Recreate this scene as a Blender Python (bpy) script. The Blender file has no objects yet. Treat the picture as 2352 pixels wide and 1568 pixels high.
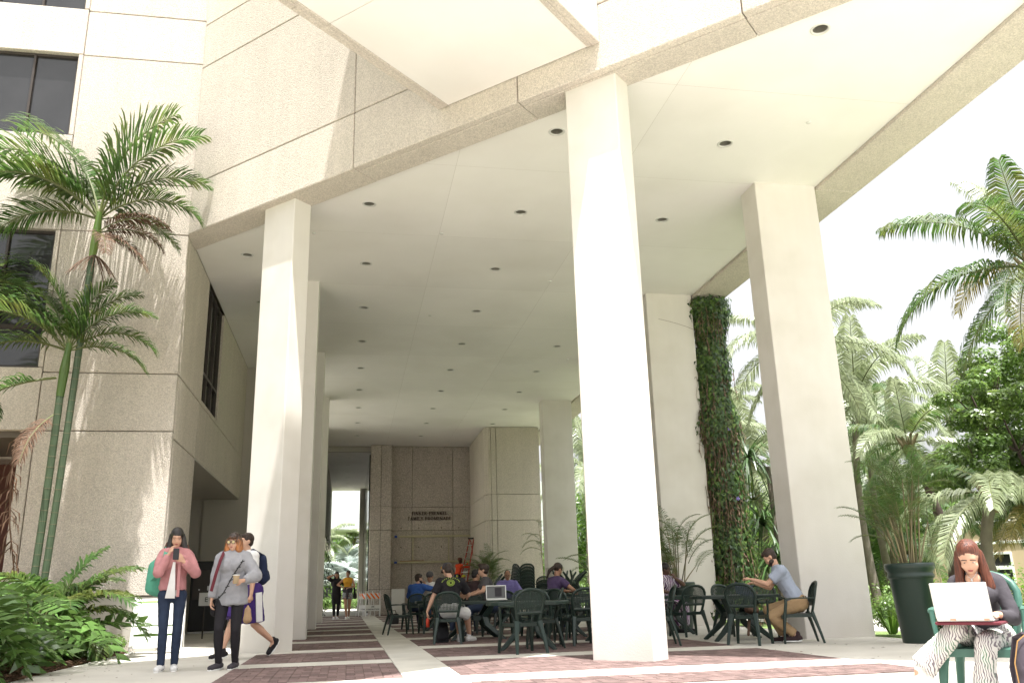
import bpy, bmesh, math, random
from mathutils import Vector, Matrix, Quaternion, noise
PI = math.pi
scene = bpy.context.scene
COL = scene.collection
rnd = random.Random(7)

# ------------------------------------------------------------------ camera, world, sun, exposure
cam_data = bpy.data.cameras.new('camera')
cam = bpy.data.objects.new('camera', cam_data)
COL.objects.link(cam)
cam_data.sensor_width = 36.0
cam_data.lens = 1983.1 / 2352 * 36
cam_data.clip_start = 0.1
cam_data.clip_end = 1200
YAW, PITCH, ROLL = 0.187515, 0.283616, -0.0270526
f0 = Vector((math.sin(YAW), math.cos(YAW), 0)); r0 = Vector((math.cos(YAW), -math.sin(YAW), 0)); u0 = Vector((0, 0, 1))
fv = f0 * math.cos(PITCH) + u0 * math.sin(PITCH)
uv = -f0 * math.sin(PITCH) + u0 * math.cos(PITCH)
r2 = r0 * math.cos(ROLL) + uv * math.sin(ROLL)
u2 = -r0 * math.sin(ROLL) + uv * math.cos(ROLL)
cam.matrix_world = Matrix(((r2.x, u2.x, -fv.x, 0), (r2.y, u2.y, -fv.y, 0), (r2.z, u2.z, -fv.z, 0.84), (0, 0, 0, 1)))
scene.camera = cam

SUN = Vector((0.058, -0.262, 1.0)).normalized()
world = bpy.data.worlds.new('World'); scene.world = world; world.use_nodes = True
wn = world.node_tree.nodes; wl = world.node_tree.links; wn.clear()
wo = wn.new('ShaderNodeOutputWorld'); wb = wn.new('ShaderNodeBackground'); sky = wn.new('ShaderNodeTexSky')
sky.sky_type = 'NISHITA'; sky.sun_disc = False
sky.sun_elevation = math.asin(SUN.z); sky.sun_rotation = math.atan2(SUN.x, SUN.y)
sky.altitude = 0; sky.air_density = 1.0; sky.dust_density = 6.0; sky.ozone_density = 0.5
hz = wn.new('ShaderNodeHueSaturation'); hz.inputs['Saturation'].default_value = 0.12; hz.inputs['Value'].default_value = 1.4
wl.new(sky.outputs[0], hz.inputs['Color']); wl.new(hz.outputs[0], wb.inputs[0]); wl.new(wb.outputs[0], wo.inputs[0])
wb.inputs[1].default_value = 0.11
sd = bpy.data.lights.new('sun', 'SUN'); sd.energy = 5.0; sd.angle = math.radians(0.5); sd.color = (1.0, 0.975, 0.93)
so = bpy.data.objects.new('sun', sd); COL.objects.link(so)
so.rotation_mode = 'QUATERNION'; so.rotation_quaternion = SUN.to_track_quat('Z', 'Y'); so.location = (0, -5, 40)
vs = scene.view_settings
vs.view_transform = 'Standard'; vs.look = 'None'; vs.gamma = 1.0; vs.use_curve_mapping = False
vs.exposure = 1.16
scene.cycles.max_bounces = 10; scene.cycles.diffuse_bounces = 6; scene.cycles.glossy_bounces = 3
scene.cycles.transmission_bounces = 4; scene.cycles.transparent_max_bounces = 8

# ------------------------------------------------------------------ materials
def mat(name, col, rough=0.7, metal=0.0, spec=0.4, noise_scale=None, noise_amt=0.0, bump=0.0, bump_scale=40, speck=None,
        obj_var=0.0, isl_var=0.0, transl=0.0, coords='Object', streak=0.0, tint=None, tint_amt=0.0, tint_scale=1.0):
    m = bpy.data.materials.new(name); m.use_nodes = True
    nt = m.node_tree; n = nt.nodes; l = nt.links
    b = n['Principled BSDF']; out = n['Material Output']
    b.inputs['Roughness'].default_value = rough; b.inputs['Metallic'].default_value = metal
    b.inputs['Specular IOR Level'].default_value = spec
    tc = n.new('ShaderNodeTexCoord')
    base = n.new('ShaderNodeRGB'); base.outputs[0].default_value = (*col, 1)
    cur = base.outputs[0]
    def mul(cur, fac_socket, lo, hi):
        mr = n.new('ShaderNodeMapRange'); mr.inputs[3].default_value = lo; mr.inputs[4].default_value = hi
        l.new(fac_socket, mr.inputs[0])
        mx = n.new('ShaderNodeMix'); mx.data_type = 'RGBA'; mx.blend_type = 'MULTIPLY'; mx.inputs[0].default_value = 1
        l.new(cur, mx.inputs[6]); l.new(mr.outputs[0], mx.inputs[7]); return mx.outputs[2]
    if noise_scale:
        nz = n.new('ShaderNodeTexNoise'); nz.inputs['Scale'].default_value = noise_scale; nz.inputs['Detail'].default_value = 5
        l.new(tc.outputs[coords], nz.inputs['Vector'])
        cur = mul(cur, nz.outputs['Fac'], 1 - noise_amt * 1.6, 1 + noise_amt * 1.6)
    if streak:
        mp = n.new('ShaderNodeMapping'); mp.inputs['Scale'].default_value = (3.0, 3.0, 0.12)
        nz = n.new('ShaderNodeTexNoise'); nz.inputs['Scale'].default_value = 1.5; nz.inputs['Detail'].default_value = 4
        l.new(tc.outputs[coords], mp.inputs[0]); l.new(mp.outputs[0], nz.inputs['Vector'])
        cur = mul(cur, nz.outputs['Fac'], 1 - streak, 1 + streak)
    if tint:
        nz = n.new('ShaderNodeTexNoise'); nz.inputs['Scale'].default_value = tint_scale; nz.inputs['Detail'].default_value = 3; l.new(tc.outputs[coords], nz.inputs['Vector'])
        mr = n.new('ShaderNodeMapRange'); mr.inputs[1].default_value = 0.45; mr.inputs[2].default_value = 0.75; mr.inputs[4].default_value = tint_amt; l.new(nz.outputs['Fac'], mr.inputs[0])
        mx = n.new('ShaderNodeMix'); mx.data_type = 'RGBA'; mx.inputs[7].default_value = (*tint, 1); l.new(mr.outputs[0], mx.inputs[0]); l.new(cur, mx.inputs[6]); cur = mx.outputs[2]
    hs = None
    if speck:   # exposed aggregate: (scale, dark multiplier, light multiplier)
        vo = n.new('ShaderNodeTexVoronoi'); vo.inputs['Scale'].default_value = speck[0]
        l.new(tc.outputs[coords], vo.inputs['Vector'])
        sx = n.new('ShaderNodeSeparateColor'); l.new(vo.outputs['Color'], sx.inputs[0])
        cur = mul(cur, sx.outputs[0], speck[1], speck[2])
        ed = n.new('ShaderNodeMapRange'); ed.inputs[1].default_value = 0.25; ed.inputs[2].default_value = 0.75
        ed.inputs[3].default_value = 1.0; ed.inputs[4].default_value = speck[1]
        l.new(vo.outputs['Distance'], ed.inputs[0])
        mx = n.new('ShaderNodeMix'); mx.data_type = 'RGBA'; mx.blend_type = 'MULTIPLY'; mx.inputs[0].default_value = 0.8
        l.new(cur, mx.inputs[6]); l.new(ed.outputs[0], mx.inputs[7]); cur = mx.outputs[2]
        hs = vo.outputs['Distance']
    if obj_var or isl_var:
        g = n.new('ShaderNodeNewGeometry'); oi = n.new('ShaderNodeObjectInfo')
        ad = n.new('ShaderNodeMath'); ad.operation = 'ADD'; l.new(g.outputs['Random Per Island'], ad.inputs[0]); l.new(oi.outputs['Random'], ad.inputs[1])
        fr = n.new('ShaderNodeMath'); fr.operation = 'FRACT'; l.new(ad.outputs[0], fr.inputs[0])
        v = max(obj_var, isl_var)
        cur = mul(cur, fr.outputs[0], 1 - v, 1 + v)
    l.new(cur, b.inputs['Base Color'])
    if bump:
        bp = n.new('ShaderNodeBump'); bp.inputs['Strength'].default_value = min(1, bump); bp.inputs['Distance'].default_value = 0.013 if hs is not None else 0.02
        if hs is None:
            nz = n.new('ShaderNodeTexNoise'); nz.inputs['Scale'].default_value = bump_scale; nz.inputs['Detail'].default_value = 4
            l.new(tc.outputs[coords], nz.inputs['Vector']); hs = nz.outputs['Fac']
        else:
            bp.invert = True
        l.new(hs, bp.inputs['Height']); l.new(bp.outputs[0], b.inputs['Normal'])
    if transl:
        tr = n.new('ShaderNodeBsdfTranslucent'); ms = n.new('ShaderNodeMixShader'); ms.inputs[0].default_value = transl
        hsv = n.new('ShaderNodeHueSaturation'); hsv.inputs['Value'].default_value = 1.6; hsv.inputs['Hue'].default_value = 0.485
        l.new(cur, hsv.inputs['Color']); l.new(hsv.outputs[0], tr.inputs[0])
        l.new(b.outputs[0], ms.inputs[1]); l.new(tr.outputs[0], ms.inputs[2]); l.new(ms.outputs[0], out.inputs[0])
    return m

M = {}
M['aggregate'] = mat('aggregate', (0.64, 0.575, 0.505), 0.9, obj_var=0.05, streak=0.09, noise_scale=1.2, noise_amt=0.05, speck=(60, 0.80, 1.12), bump=0.8)
M['aggregate_dark'] = mat('aggregate_dark', (0.62, 0.555, 0.505), 0.9, obj_var=0.03, noise_scale=0.8, noise_amt=0.10, speck=(34, 0.7, 1.15), bump=0.6, streak=0.05)
M['mass'] = mat('mass', (0.42, 0.38, 0.32), 0.95, noise_scale=2, noise_amt=0.05)
M['joint'] = mat('joint', (0.16, 0.14, 0.12), 0.95)
M['stucco'] = mat('stucco', (0.68, 0.645, 0.605), 0.8, tint=(0.50,0.46,0.40), tint_amt=0.55, tint_scale=0.9, noise_scale=0.9, noise_amt=0.035, bump=0.12, bump_scale=60, streak=0.035)
M['ceiling'] = mat('ceiling', (0.80, 0.775, 0.745), 0.85, obj_var=0.02, tint=(0.62,0.585,0.53), tint_amt=0.4, tint_scale=0.4, noise_scale=0.7, noise_amt=0.04, bump=0.08, bump_scale=9)
M['plaster'] = mat('plaster', (0.5, 0.47, 0.42), 0.85, noise_scale=0.8, noise_amt=0.04, bump=0.1)
M['concrete'] = mat('concrete', (0.53, 0.505, 0.455), 0.85, tint=(0.33,0.30,0.25), tint_amt=0.45, tint_scale=0.55, noise_scale=0.9, noise_amt=0.13, bump=0.15, bump_scale=25)
M['concrete2'] = mat('concrete2', (0.52, 0.50, 0.445), 0.85, tint=(0.30,0.27,0.22), tint_amt=0.5, tint_scale=0.9, noise_scale=1.3, noise_amt=0.15, bump=0.15, bump_scale=25)
M['brick'] = mat('brick', (0.155, 0.104, 0.096), 0.85, noise_scale=7, noise_amt=0.2, bump=0.3, bump_scale=50, obj_var=0.28, isl_var=0.28)
M['mortar'] = mat('mortar', (0.13, 0.095, 0.08), 0.95)
M['lawn'] = mat('lawn', (0.13, 0.19, 0.055), 0.9, noise_scale=0.6, noise_amt=0.3, bump=0.6, bump_scale=30)
M['mulch'] = mat('mulch', (0.13, 0.075, 0.045), 0.95, noise_scale=20, noise_amt=0.4, isl_var=0.55, bump=0.5, bump_scale=60)
M['glass'] = mat('glass', (0.03, 0.03, 0.032), 0.06, spec=0.7, noise_scale=1.2, noise_amt=0.3)
M['frame'] = mat('frame', (0.06, 0.05, 0.045), 0.4, metal=0.3)
M['frame_light'] = mat('frame_light', (0.33, 0.32, 0.32), 0.4, metal=0.6)
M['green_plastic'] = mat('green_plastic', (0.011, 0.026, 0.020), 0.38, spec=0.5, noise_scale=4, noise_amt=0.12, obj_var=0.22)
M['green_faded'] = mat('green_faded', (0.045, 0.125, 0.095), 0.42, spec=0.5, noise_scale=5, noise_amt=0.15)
M['pot_green'] = mat('pot_green', (0.015, 0.032, 0.024), 0.35, spec=0.5, noise_scale=3, noise_amt=0.1)
M['trim'] = mat('trim', (0.6, 0.59, 0.56), 0.4)
M['reflector'] = mat('reflector', (0.25, 0.24, 0.20), 0.35, metal=0.4)
M['lampglass'] = mat('lampglass', (0.2, 0.19, 0.17), 0.3)
M['white'] = mat('white', (0.78, 0.78, 0.76), 0.6, noise_scale=4, noise_amt=0.03)
M['white_wall'] = mat('white_wall', (0.62, 0.64, 0.66), 0.8, noise_scale=0.4, noise_amt=0.04)
M['orange'] = mat('orange', (0.85, 0.19, 0.035), 0.5)
M['wood'] = mat('wood', (0.52, 0.48, 0.33), 0.7, noise_scale=3, noise_amt=0.12)
M['wood_red'] = mat('wood_red', (0.33, 0.16, 0.09), 0.7)
M['blue_tape'] = mat('blue_tape', (0.04, 0.1, 0.45), 0.6)
M['bronze'] = mat('bronze', (0.045, 0.022, 0.016), 0.4, metal=0.5)
M['ladder_red'] = mat('ladder_red', (0.42, 0.05, 0.04), 0.45)
M['steel'] = mat('steel', (0.55, 0.55, 0.55), 0.35, metal=0.8)
M['black'] = mat('black', (0.012, 0.012, 0.013), 0.4, noise_scale=6, noise_amt=0.2)
M['dark_fabric'] = mat('dark_fabric', (0.02, 0.02, 0.023), 0.9, noise_scale=14, noise_amt=0.25, bump=0.3)
M['red_wall'] = mat('red_wall', (0.13, 0.045, 0.028), 0.6)
M['pink_bldg'] = mat('pink_bldg', (0.47, 0.36, 0.25), 0.85, noise_scale=0.8, noise_amt=0.04)
# vegetation
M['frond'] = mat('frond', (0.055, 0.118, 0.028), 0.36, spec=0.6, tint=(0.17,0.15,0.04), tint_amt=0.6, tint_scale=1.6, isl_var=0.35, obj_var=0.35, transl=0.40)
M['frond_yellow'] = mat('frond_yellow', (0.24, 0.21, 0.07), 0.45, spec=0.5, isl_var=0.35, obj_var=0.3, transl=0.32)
M['frond_glare'] = mat('frond_glare', (0.23, 0.27, 0.16), 0.3, spec=0.7, isl_var=0.35, obj_var=0.35, transl=0.35)  # garden fronds: paleness from glare put into the base colour
M['frond_dead'] = mat('frond_dead', (0.10, 0.055, 0.032), 0.85, isl_var=0.35)
M['silver_leaf'] = mat('silver_leaf', (0.42, 0.47, 0.45), 0.5, isl_var=0.25, transl=0.2)
M['leaf'] = mat('leaf', (0.105, 0.185, 0.042), 0.3, spec=0.7, tint=(0.13,0.17,0.04), tint_amt=0.6, tint_scale=1.2, isl_var=0.45, obj_var=0.3, transl=0.42)
M['leaf_bright'] = mat('leaf_bright', (0.10, 0.19, 0.028), 0.35, spec=0.5, isl_var=0.45, transl=0.35)
M['leaf_dark'] = mat('leaf_dark', (0.042, 0.085, 0.025), 0.35, spec=0.5, isl_var=0.45, obj_var=0.3, transl=0.2)
M['philo'] = mat('philo', (0.085, 0.165, 0.04), 0.3, spec=0.6, obj_var=0.4, transl=0.25)
M['stem'] = mat('stem', (0.10, 0.115, 0.04), 0.5, isl_var=0.3)
M['cane'] = mat('cane', (0.20, 0.17, 0.09), 0.6, isl_var=0.35)
M['dead_stem'] = mat('dead_stem', (0.14, 0.09, 0.06), 0.85, isl_var=0.4)
M['ring_trunk'] = mat('ring_trunk', (0.055, 0.085, 0.045), 0.55, noise_scale=8, noise_amt=0.2)
M['ring_mark'] = mat('ring_mark', (0.13, 0.13, 0.08), 0.8, noise_scale=12, noise_amt=.4)
M['trunk'] = mat('trunk', (0.17, 0.145, 0.12), 0.9, noise_scale=5, noise_amt=0.3, bump=0.6, bump_scale=14)
M['trunk_dark'] = mat('trunk_dark', (0.075, 0.055, 0.045), 0.9, noise_scale=5, noise_amt=0.3, bump=0.6, bump_scale=14)
M['purple'] = mat('purple', (0.25, 0.2, 0.5), 0.5)

# ------------------------------------------------------------------ low level helpers
def link(o, parent=None):
    COL.objects.link(o)
    if parent is not None: o.parent = parent
    return o
def tag(o, label, cat, group=None):
    o['label'] = label; o['category'] = cat
    if group: o['group'] = group
    return o
def thing(name, label, cat, loc=(0, 0, 0), rz=0, group=None):
    o = bpy.data.objects.new(name, None); COL.objects.link(o)
    o.location = loc; o.rotation_euler = (0, 0, rz)
    return tag(o, label, cat, group)
def mesh(name, V, F, mats, mi=None, smooth=False):
    me = bpy.data.meshes.new(name); me.from_pydata([tuple(v) for v in V], [], F)
    for m in (mats if isinstance(mats, (list, tuple)) else [mats]): me.materials.append(M[m] if isinstance(m, str) else m)
    if mi: me.polygons.foreach_set('material_index', mi)
    if smooth: me.polygons.foreach_set('use_smooth', [True] * len(F))
    me.update(); return me
def ob(name, me, parent=None, loc=None, rot=None, scale=None, kind=None, label=None):
    o = bpy.data.objects.new(name, me); link(o, parent)
    if loc is not None: o.location = loc
    if rot is not None: o.rotation_euler = rot
    if scale is not None: o.scale = scale if isinstance(scale, (tuple, list, Vector)) else (scale,) * 3
    if kind: o['kind'] = kind
    if label: o['label'] = label
    return o
class G:
    """collects geometry for one mesh"""
    def __init__(s): s.V = []; s.F = []; s.mi = []
    def add(s, V, F, m=0):
        k = len(s.V); s.V += [Vector(v) for v in V]; s.F += [tuple(i + k for i in f) for f in F]; s.mi += [m] * len(F)
    def box(s, a, b, m=0):
        x0, y0, z0 = a; x1, y1, z1 = b
        s.add([(x0,y0,z0),(x1,y0,z0),(x1,y1,z0),(x0,y1,z0),(x0,y0,z1),(x1,y0,z1),(x1,y1,z1),(x0,y1,z1)],
              [(0,3,2,1),(4,5,6,7),(0,1,5,4),(1,2,6,5),(2,3,7,6),(3,0,4,7)], m)
    def bbox(s, a, b, c=0.01, m=0):
        """chamfered box"""
        x0, y0, z0 = a; x1, y1, z1 = b; V = []; F = []
        c = min(c, (x1-x0)*.45, (y1-y0)*.45, (z1-z0)*.45)
        idx = {}
        for i, x in enumerate((x0, x1)):
            for j, y in enumerate((y0, y1)):
                for k, z in enumerate((z0, z1)):
                    sx = c if i == 0 else -c; sy = c if j == 0 else -c; sz = c if k == 0 else -c
                    idx[(i,j,k)] = len(V)
                    V += [(x, y+sy, z+sz), (x+sx, y, z+sz), (x+sx, y+sy, z)]
        g = lambda i,j,k,a: idx[(i,j,k)] + a
        F += [(g(0,0,0,0),g(0,0,1,0),g(0,1,1,0),g(0,1,0,0)), (g(1,0,0,0),g(1,1,0,0),g(1,1,1,0),g(1,0,1,0)),
              (g(0,0,0,1),g(1,0,0,1),g(1,0,1,1),g(0,0,1,1)), (g(0,1,0,1),g(0,1,1,1),g(1,1,1,1),g(1,1,0,1)),
              (g(0,0,0,2),g(0,1,0,2),g(1,1,0,2),g(1,0,0,2)), (g(0,0,1,2),g(1,0,1,2),g(1,1,1,2),g(0,1,1,2))]
        for i in (0,1):
            for j in (0,1):
                for k in (0,1):
                    F.append((g(i,j,k,0),g(i,j,k,1),g(i,j,k,2)))
        for j in (0,1):
            for k in (0,1): F.append((g(0,j,k,1),g(1,j,k,1),g(1,j,k,2),g(0,j,k,2)))
        for i in (0,1):
            for k in (0,1): F.append((g(i,0,k,0),g(i,1,k,0),g(i,1,k,2),g(i,0,k,2)))
            for j in (0,1): F.append((g(i,j,0,0),g(i,j,1,0),g(i,j,1,1),g(i,j,0,1)))
        s.add(V, F, m)
    def tube(s, pts, rad, n=8, m=0, cap=True, flat=1.0, side=None):
        """swept tube; rad number or list; flat squashes across 'side'"""
        pts = [Vector(p) for p in pts]; V = []; F = []
        N = len(pts); up = None
        for i, p in enumerate(pts):
            d = (pts[min(i+1, N-1)] - pts[max(i-1, 0)]).normalized()
            if side is not None: a = (Vector(side) - d * d.dot(Vector(side))).normalized()
            else:
                if up is None: up = Vector((1,0,0)) if abs(d.x) < 0.8 else Vector((0,1,0))
                a = (up - d * d.dot(up)).normalized(); up = a
            b = d.cross(a); r = rad[i] if isinstance(rad, (list, tuple)) else rad
            for k in range(n):
                t = 2 * PI * k / n
                V.append(p + a * (math.cos(t) * r) + b * (math.sin(t) * r * flat))
        for i in range(N - 1):
            for k in range(n):
                F.append((i*n+k, i*n+(k+1)%n, (i+1)*n+(k+1)%n, (i+1)*n+k))
        if cap: F.append(tuple(range(n-1, -1, -1))); F.append(tuple((N-1)*n + k for k in range(n)))
        s.add(V, F, m)
    def lathe(s, prof, n=20, m=0, c=(0,0,0)):
        V = []; F = []
        for r, z in prof:
            for k in range(n):
                t = 2*PI*k/n; V.append((c[0]+r*math.cos(t), c[1]+r*math.sin(t), c[2]+z))
        for i in range(len(prof)-1):
            for k in range(n): F.append((i*n+k, i*n+(k+1)%n, (i+1)*n+(k+1)%n, (i+1)*n+k))
        s.add(V, F, m)
    def ell(s, c, r, R=None, m=0, nu=12, nv=8):
        V = []; F = []; c = Vector(c)
        for j in range(nv+1):
            ph = -PI/2 + PI*j/nv
            for i in range(nu):
                t = 2*PI*i/nu; p = Vector((r[0]*math.cos(ph)*math.cos(t), r[1]*math.cos(ph)*math.sin(t), r[2]*math.sin(ph)))
                V.append(c + (R @ p if R else p))
        for j in range(nv):
            for i in range(nu): F.append((j*nu+i, j*nu+(i+1)%nu, (j+1)*nu+(i+1)%nu, (j+1)*nu+i))
        s.add(V, F, m)
    def prism(s, poly, z0, z1, m=0):
        n = len(poly); V = [(x,y,z0) for x,y in poly] + [(x,y,z1) for x,y in poly]
        F = [tuple(range(n-1,-1,-1)), tuple(range(n,2*n))] + [(i,(i+1)%n,n+(i+1)%n,n+i) for i in range(n)]
        s.add(V, F, m)
    def me(s, name, mats, smooth=False): return mesh(name, s.V, s.F, mats, s.mi, smooth)
    def ob(s, name, mats, parent=None, smooth=False, **k): return ob(name, s.me(name, mats, smooth), parent, **k)
def struct(o): o['kind'] = 'structure'; return o
def copy_tree(o, parent=None):
    c = o.copy(); COL.objects.link(c); c.parent = parent
    for ch in [x for x in bpy.data.objects if x.parent == o]: copy_tree(ch, c)
    return c
def copies(proto, parts):
    """fast copy with known list of children [(child, [grandchildren])]"""
    c = proto.copy(); COL.objects.link(c)
    for ch, gs in parts:
        d = ch.copy(); COL.objects.link(d); d.parent = c
        for g in gs: e = g.copy(); COL.objects.link(e); e.parent = d
    return c
def kids(o):
    top = [x for x in bpy.data.objects if x.parent == o]
    return [(x, [y for y in bpy.data.objects if y.parent == x]) for x in top]

# ================================================================== GROUND
g = G(); g.add([(-400,-150,-.05),(400,-150,-.05),(400,600,-.05),(-400,600,-.05)], [(0,1,2,3)])
struct(g.ob('ground', 'lawn'))
g = G()
g.prism([(-3.85,7),(8.65,7),(8.65,46),(-3.85,46)], -.3, 0)
plaza = struct(g.ob('plaza', 'concrete'))
g = G(); g.prism([(-40,-45),(40,-45),(40,7),(-40,7)], -.3, 0); struct(g.ob('plaza_forecourt', 'concrete'))
g = G(); g.prism([(-12,17.75),(-3.85,17.75),(-3.85,46),(-12,46)], -.3, 0); struct(g.ob('side_passage_floor', 'concrete2'))
g = G(); g.prism([(-26,28.9),(-12,28.9),(-12,60),(-26,60)],-.3,0); g.prism([(-12,46),(-6,46),(-6,60),(-12,60)],-.3,0); struct(g.ob('unseen_bounce_court','concrete'))  # unseen paved court, added to bounce sunlight into the deep arcade
g = G(); g.prism([(10.6,14.2),(14.4,14.2),(14.4,62),(10.6,62)],-.3,-.03); struct(g.ob('garden_walk','concrete'))
g = G(); g.prism([(-3.85,46),(8.65,46),(8.65,62),(-3.85,62)], -.3, 0); g.prism([(-6,62),(3.4,62),(3.4,76),(-6,76)], -.28, 0); struct(g.ob('rear_path', 'concrete2'))
g = G(); g.prism([(-14,7),(-3.85,7),(-3.85,17.6),(-14,17.6)], -.3, -.01); bed = struct(g.ob('planting_bed', 'mulch'))

# paver beds, concrete bands and brick pavers
bands = [(9.15,9.85),(12.2,12.85)] + [(15.1+3.19*i, 15.83+3.19*i) for i in range(9)]
g = G()
for x0, x1 in ((-1.42,.6),(1.22,5.74)): g.prism([(x0,8.2),(x1,8.2),(x1,43.9),(x0,43.9)], .001, .004)
struct(g.ob('paver_bed', 'mortar', plaza))
for x0, x1 in ((-1.42,.6),(1.22,5.74)):
    for a, b in bands:
        g = G(); g.bbox((x0,a,.002),(x1,b,.012),.004); g.ob('concrete_band', 'concrete2', plaza)
for k in range(18):
    g = G(); g.bbox((.604,8.2+k*2.0,.002),(1.216,8.2+k*2.0+1.99,.0125),.004); g.ob('concrete_strip', 'concrete2', plaza)
rows = []
edges = [8.2] + [v for ab in bands for v in ab] + [43.9]
S = .2005
cells = []
for x0, x1 in ((-1.42,.6),(1.22,5.74)):
    for i in range(0, len(edges), 2):
        ya, yb = edges[i], edges[i+1]
        ny = max(1, round((yb-ya)/.2)); nx = round((x1-x0)/.2)
        sy = (yb-ya)/ny; sx = (x1-x0)/nx
        for a in range(nx):
            for b in range(ny): cells.append((x0+a*sx, ya+b*sy, sx, sy, (a+b)%2))
bricks = []
for x, y, sx, sy, k in cells:
    q = .0035
    if k: bricks += [(x+q,y+q,x+sx-q,y+sy/2-q/1.5),(x+q,y+sy/2+q/1.5,x+sx-q,y+sy-q)]
    else: bricks += [(x+q,y+q,x+sx/2-q/1.5,y+sy-q),(x+sx/2+q/1.5,y+q,x+sx-q,y+sy-q)]
def shadowed(b):     # in the shade and inside the picture, nearest rows
    return b[1] > 9.87 and b[0] > -1.43
vis = [b for b in bricks if b[0] < .6 and b[1] > 10.0 and b[1] < 14.2]
vis.sort(key=lambda b: b[1]); near = set(vis[:300])
gm = {}
for b in vis[:300]:
    w, d = b[2]-b[0], b[3]-b[1]; key = (round(w,3), round(d,3))
    if key not in gm:
        q = G(); q.bbox((-w/2,-d/2,0),(w/2,d/2,.0085),.003); gm[key] = q.me('brick','brick')
    ob('brick', gm[key], plaza, loc=((b[0]+b[2])/2,(b[1]+b[3])/2,.0025+rnd.uniform(-.001,.001)), rot=(rnd.uniform(-.004,.004),rnd.uniform(-.004,.004),0))
g = G()
for b in bricks:
    if b in near: continue
    z = .010 + rnd.uniform(-.0015,.0015)
    x0,y0,x1,y1 = b
    g.add([(x0,y0,z),(x1,y0,z),(x1,y1,z),(x0,y1,z),(x0,y0,.003),(x1,y0,.003)],[(0,1,2,3),(4,5,1,0)])
g.ob('brick_field', 'brick', plaza, kind='stuff')

# ================================================================== WALL HELPERS
def obox(P, u, n, a, b, c=.012):
    """chamfered box in wall coordinates (u along, n outwards, z)"""
    q = G(); q.bbox(a, b, c)
    ux, uy = u; nx, ny = n
    V = [Vector((P[0]+v.x*ux+v.y*nx, P[1]+v.x*uy+v.y*ny, v.z)) for v in q.V]
    F = q.F
    if ux*ny-uy*nx < 0: F = [tuple(reversed(f)) for f in F]
    h = G(); h.add(V, F); return h
def panel(parent, P, u, n, u0, u1, z0, z1, m='aggregate', d0=-.15, d1=0, name='panel', gap=.009, c=.012):
    return obox(P, u, n, (u0+gap, d0, z0+gap), (u1-gap, d1, z1-gap), c).ob(name, m, parent)
def window(parent, P, u, n, u0, u1, z0, z1, mull, trans, depth=.16, fw=.05, frm='frame'):
    q = G()
    def bx(a0,a1,b0,b1): 
        h = obox(P,u,n,(a0,-depth-.05,b0),(a1,-depth+.06,b1),.006); q.add(h.V,h.F)
    bx(u0,u0+fw,z0,z1); bx(u1-fw,u1,z0,z1); bx(u0+fw,u1-fw,z0,z0+fw); bx(u0+fw,u1-fw,z1-fw,z1)
    for a in mull: bx(a-fw/2,a+fw/2,z0+fw,z1-fw)
    for t in trans: bx(u0+fw,u1-fw,t-fw*.8,t+fw*.8)
    w = q.ob('window', frm, parent)
    us = [u0]+list(mull)+[u1]; zs = [z0]+list(trans)+[z1]
    for i in range(len(us)-1):
        for j in range(len(zs)-1):
            h = obox(P,u,n,(us[i]+.01,-depth-.02,zs[j]+.01),(us[i+1]-.01,-depth,zs[j+1]-.01),.002)
            h.ob('pane', 'glass', w)
    return w
X3 = -3.45
# ------------------------------------------------------------------ office building at the left
off = thing('office_building', 'tall pale aggregate concrete building with dark windows at the left, behind the palms', 'building', (0,0,0))
P = (X3, 17.6); u = (-1,0); n = (0,-1)
rowz = [.97,4.05,5.2,8.18,9.3,12.28,13.4,16.4,19.9]
g = G()   # core behind the panels
g.prism([(X3-.15,17.75),(X3-.15,20.2),(-6.2,20.2),(-6.2,17.75)],0,3.92)
g.prism([(X3-.15,17.75),(X3-.15,28.6),(-14,28.6),(-14,17.9)],3.95,5.25)
g.prism([(X3-.4,17.98),(X3-.4,28.6),(-14,28.6),(-14,17.98)],5.25,20)
g.ob('core', 'joint', off)
h = obox(P,u,n,(0.0,-.13,0),(2.75,-.03,.965),.01); h.ob('plinth','plaster',off)
h = obox((X3,17.6),(0,1),(1,0),(.13,-.13,0),(2.6,-.03,.965),.01); h.ob('plinth','plaster',off)
for i in range(8):
    panel(off,P,u,n,0.0,2.5,rowz[i],rowz[i+1])
panel(off,P,u,n,2.5,2.75,.97,4.05)
for a,b in ((2.5,6.2),(6.2,9.9)):
    for z0,z1 in ((4.05,5.3),(8.18,9.3),(9.3,10.35),(12.3,13.45),(16.0,17.2)): panel(off,P,u,n,a,b,z0,z1)
for z0,z1 in ((5.3,8.18),(10.35,12.3),(13.45,16.0)): panel(off,P,u,n,2.5,2.6,z0,z1,gap=.004)
ml = [3.49,4.38,5.27,6.16,7.05,7.94,8.83]
window(off,P,u,n,2.6,9.7,5.3,8.18,ml,[6.14]); window(off,P,u,n,2.6,9.7,10.35,12.3,ml,[]); window(off,P,u,n,2.6,9.7,13.45,16.0,ml,[])
Ps = (X3,17.6); us = (0,1); ns = (1,0)
for a,b in ((0.15,2.6),):
    for z0,z1 in ((.97,3.92),(3.92,5.2),(5.2,8.2)): panel(off,Ps,us,ns,a,b,z0,z1)
for a,b in ((2.6,7.3),(7.3,9.9),(9.9,11.0)): panel(off,Ps,us,ns,a,b,3.92,5.2)
panel(off,Ps,us,ns,2.6,2.85,5.2,8.2); panel(off,Ps,us,ns,2.85,5.4,5.2,5.32,gap=.004)
for a,b in ((5.4,7.3),(7.3,9.9),(9.9,11.0)): panel(off,Ps,us,ns,a,b,5.2,8.2)
window(off,Ps,us,ns,2.85,5.4,5.32,8.18,[3.7,4.55],[6.05],depth=.12)
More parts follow.
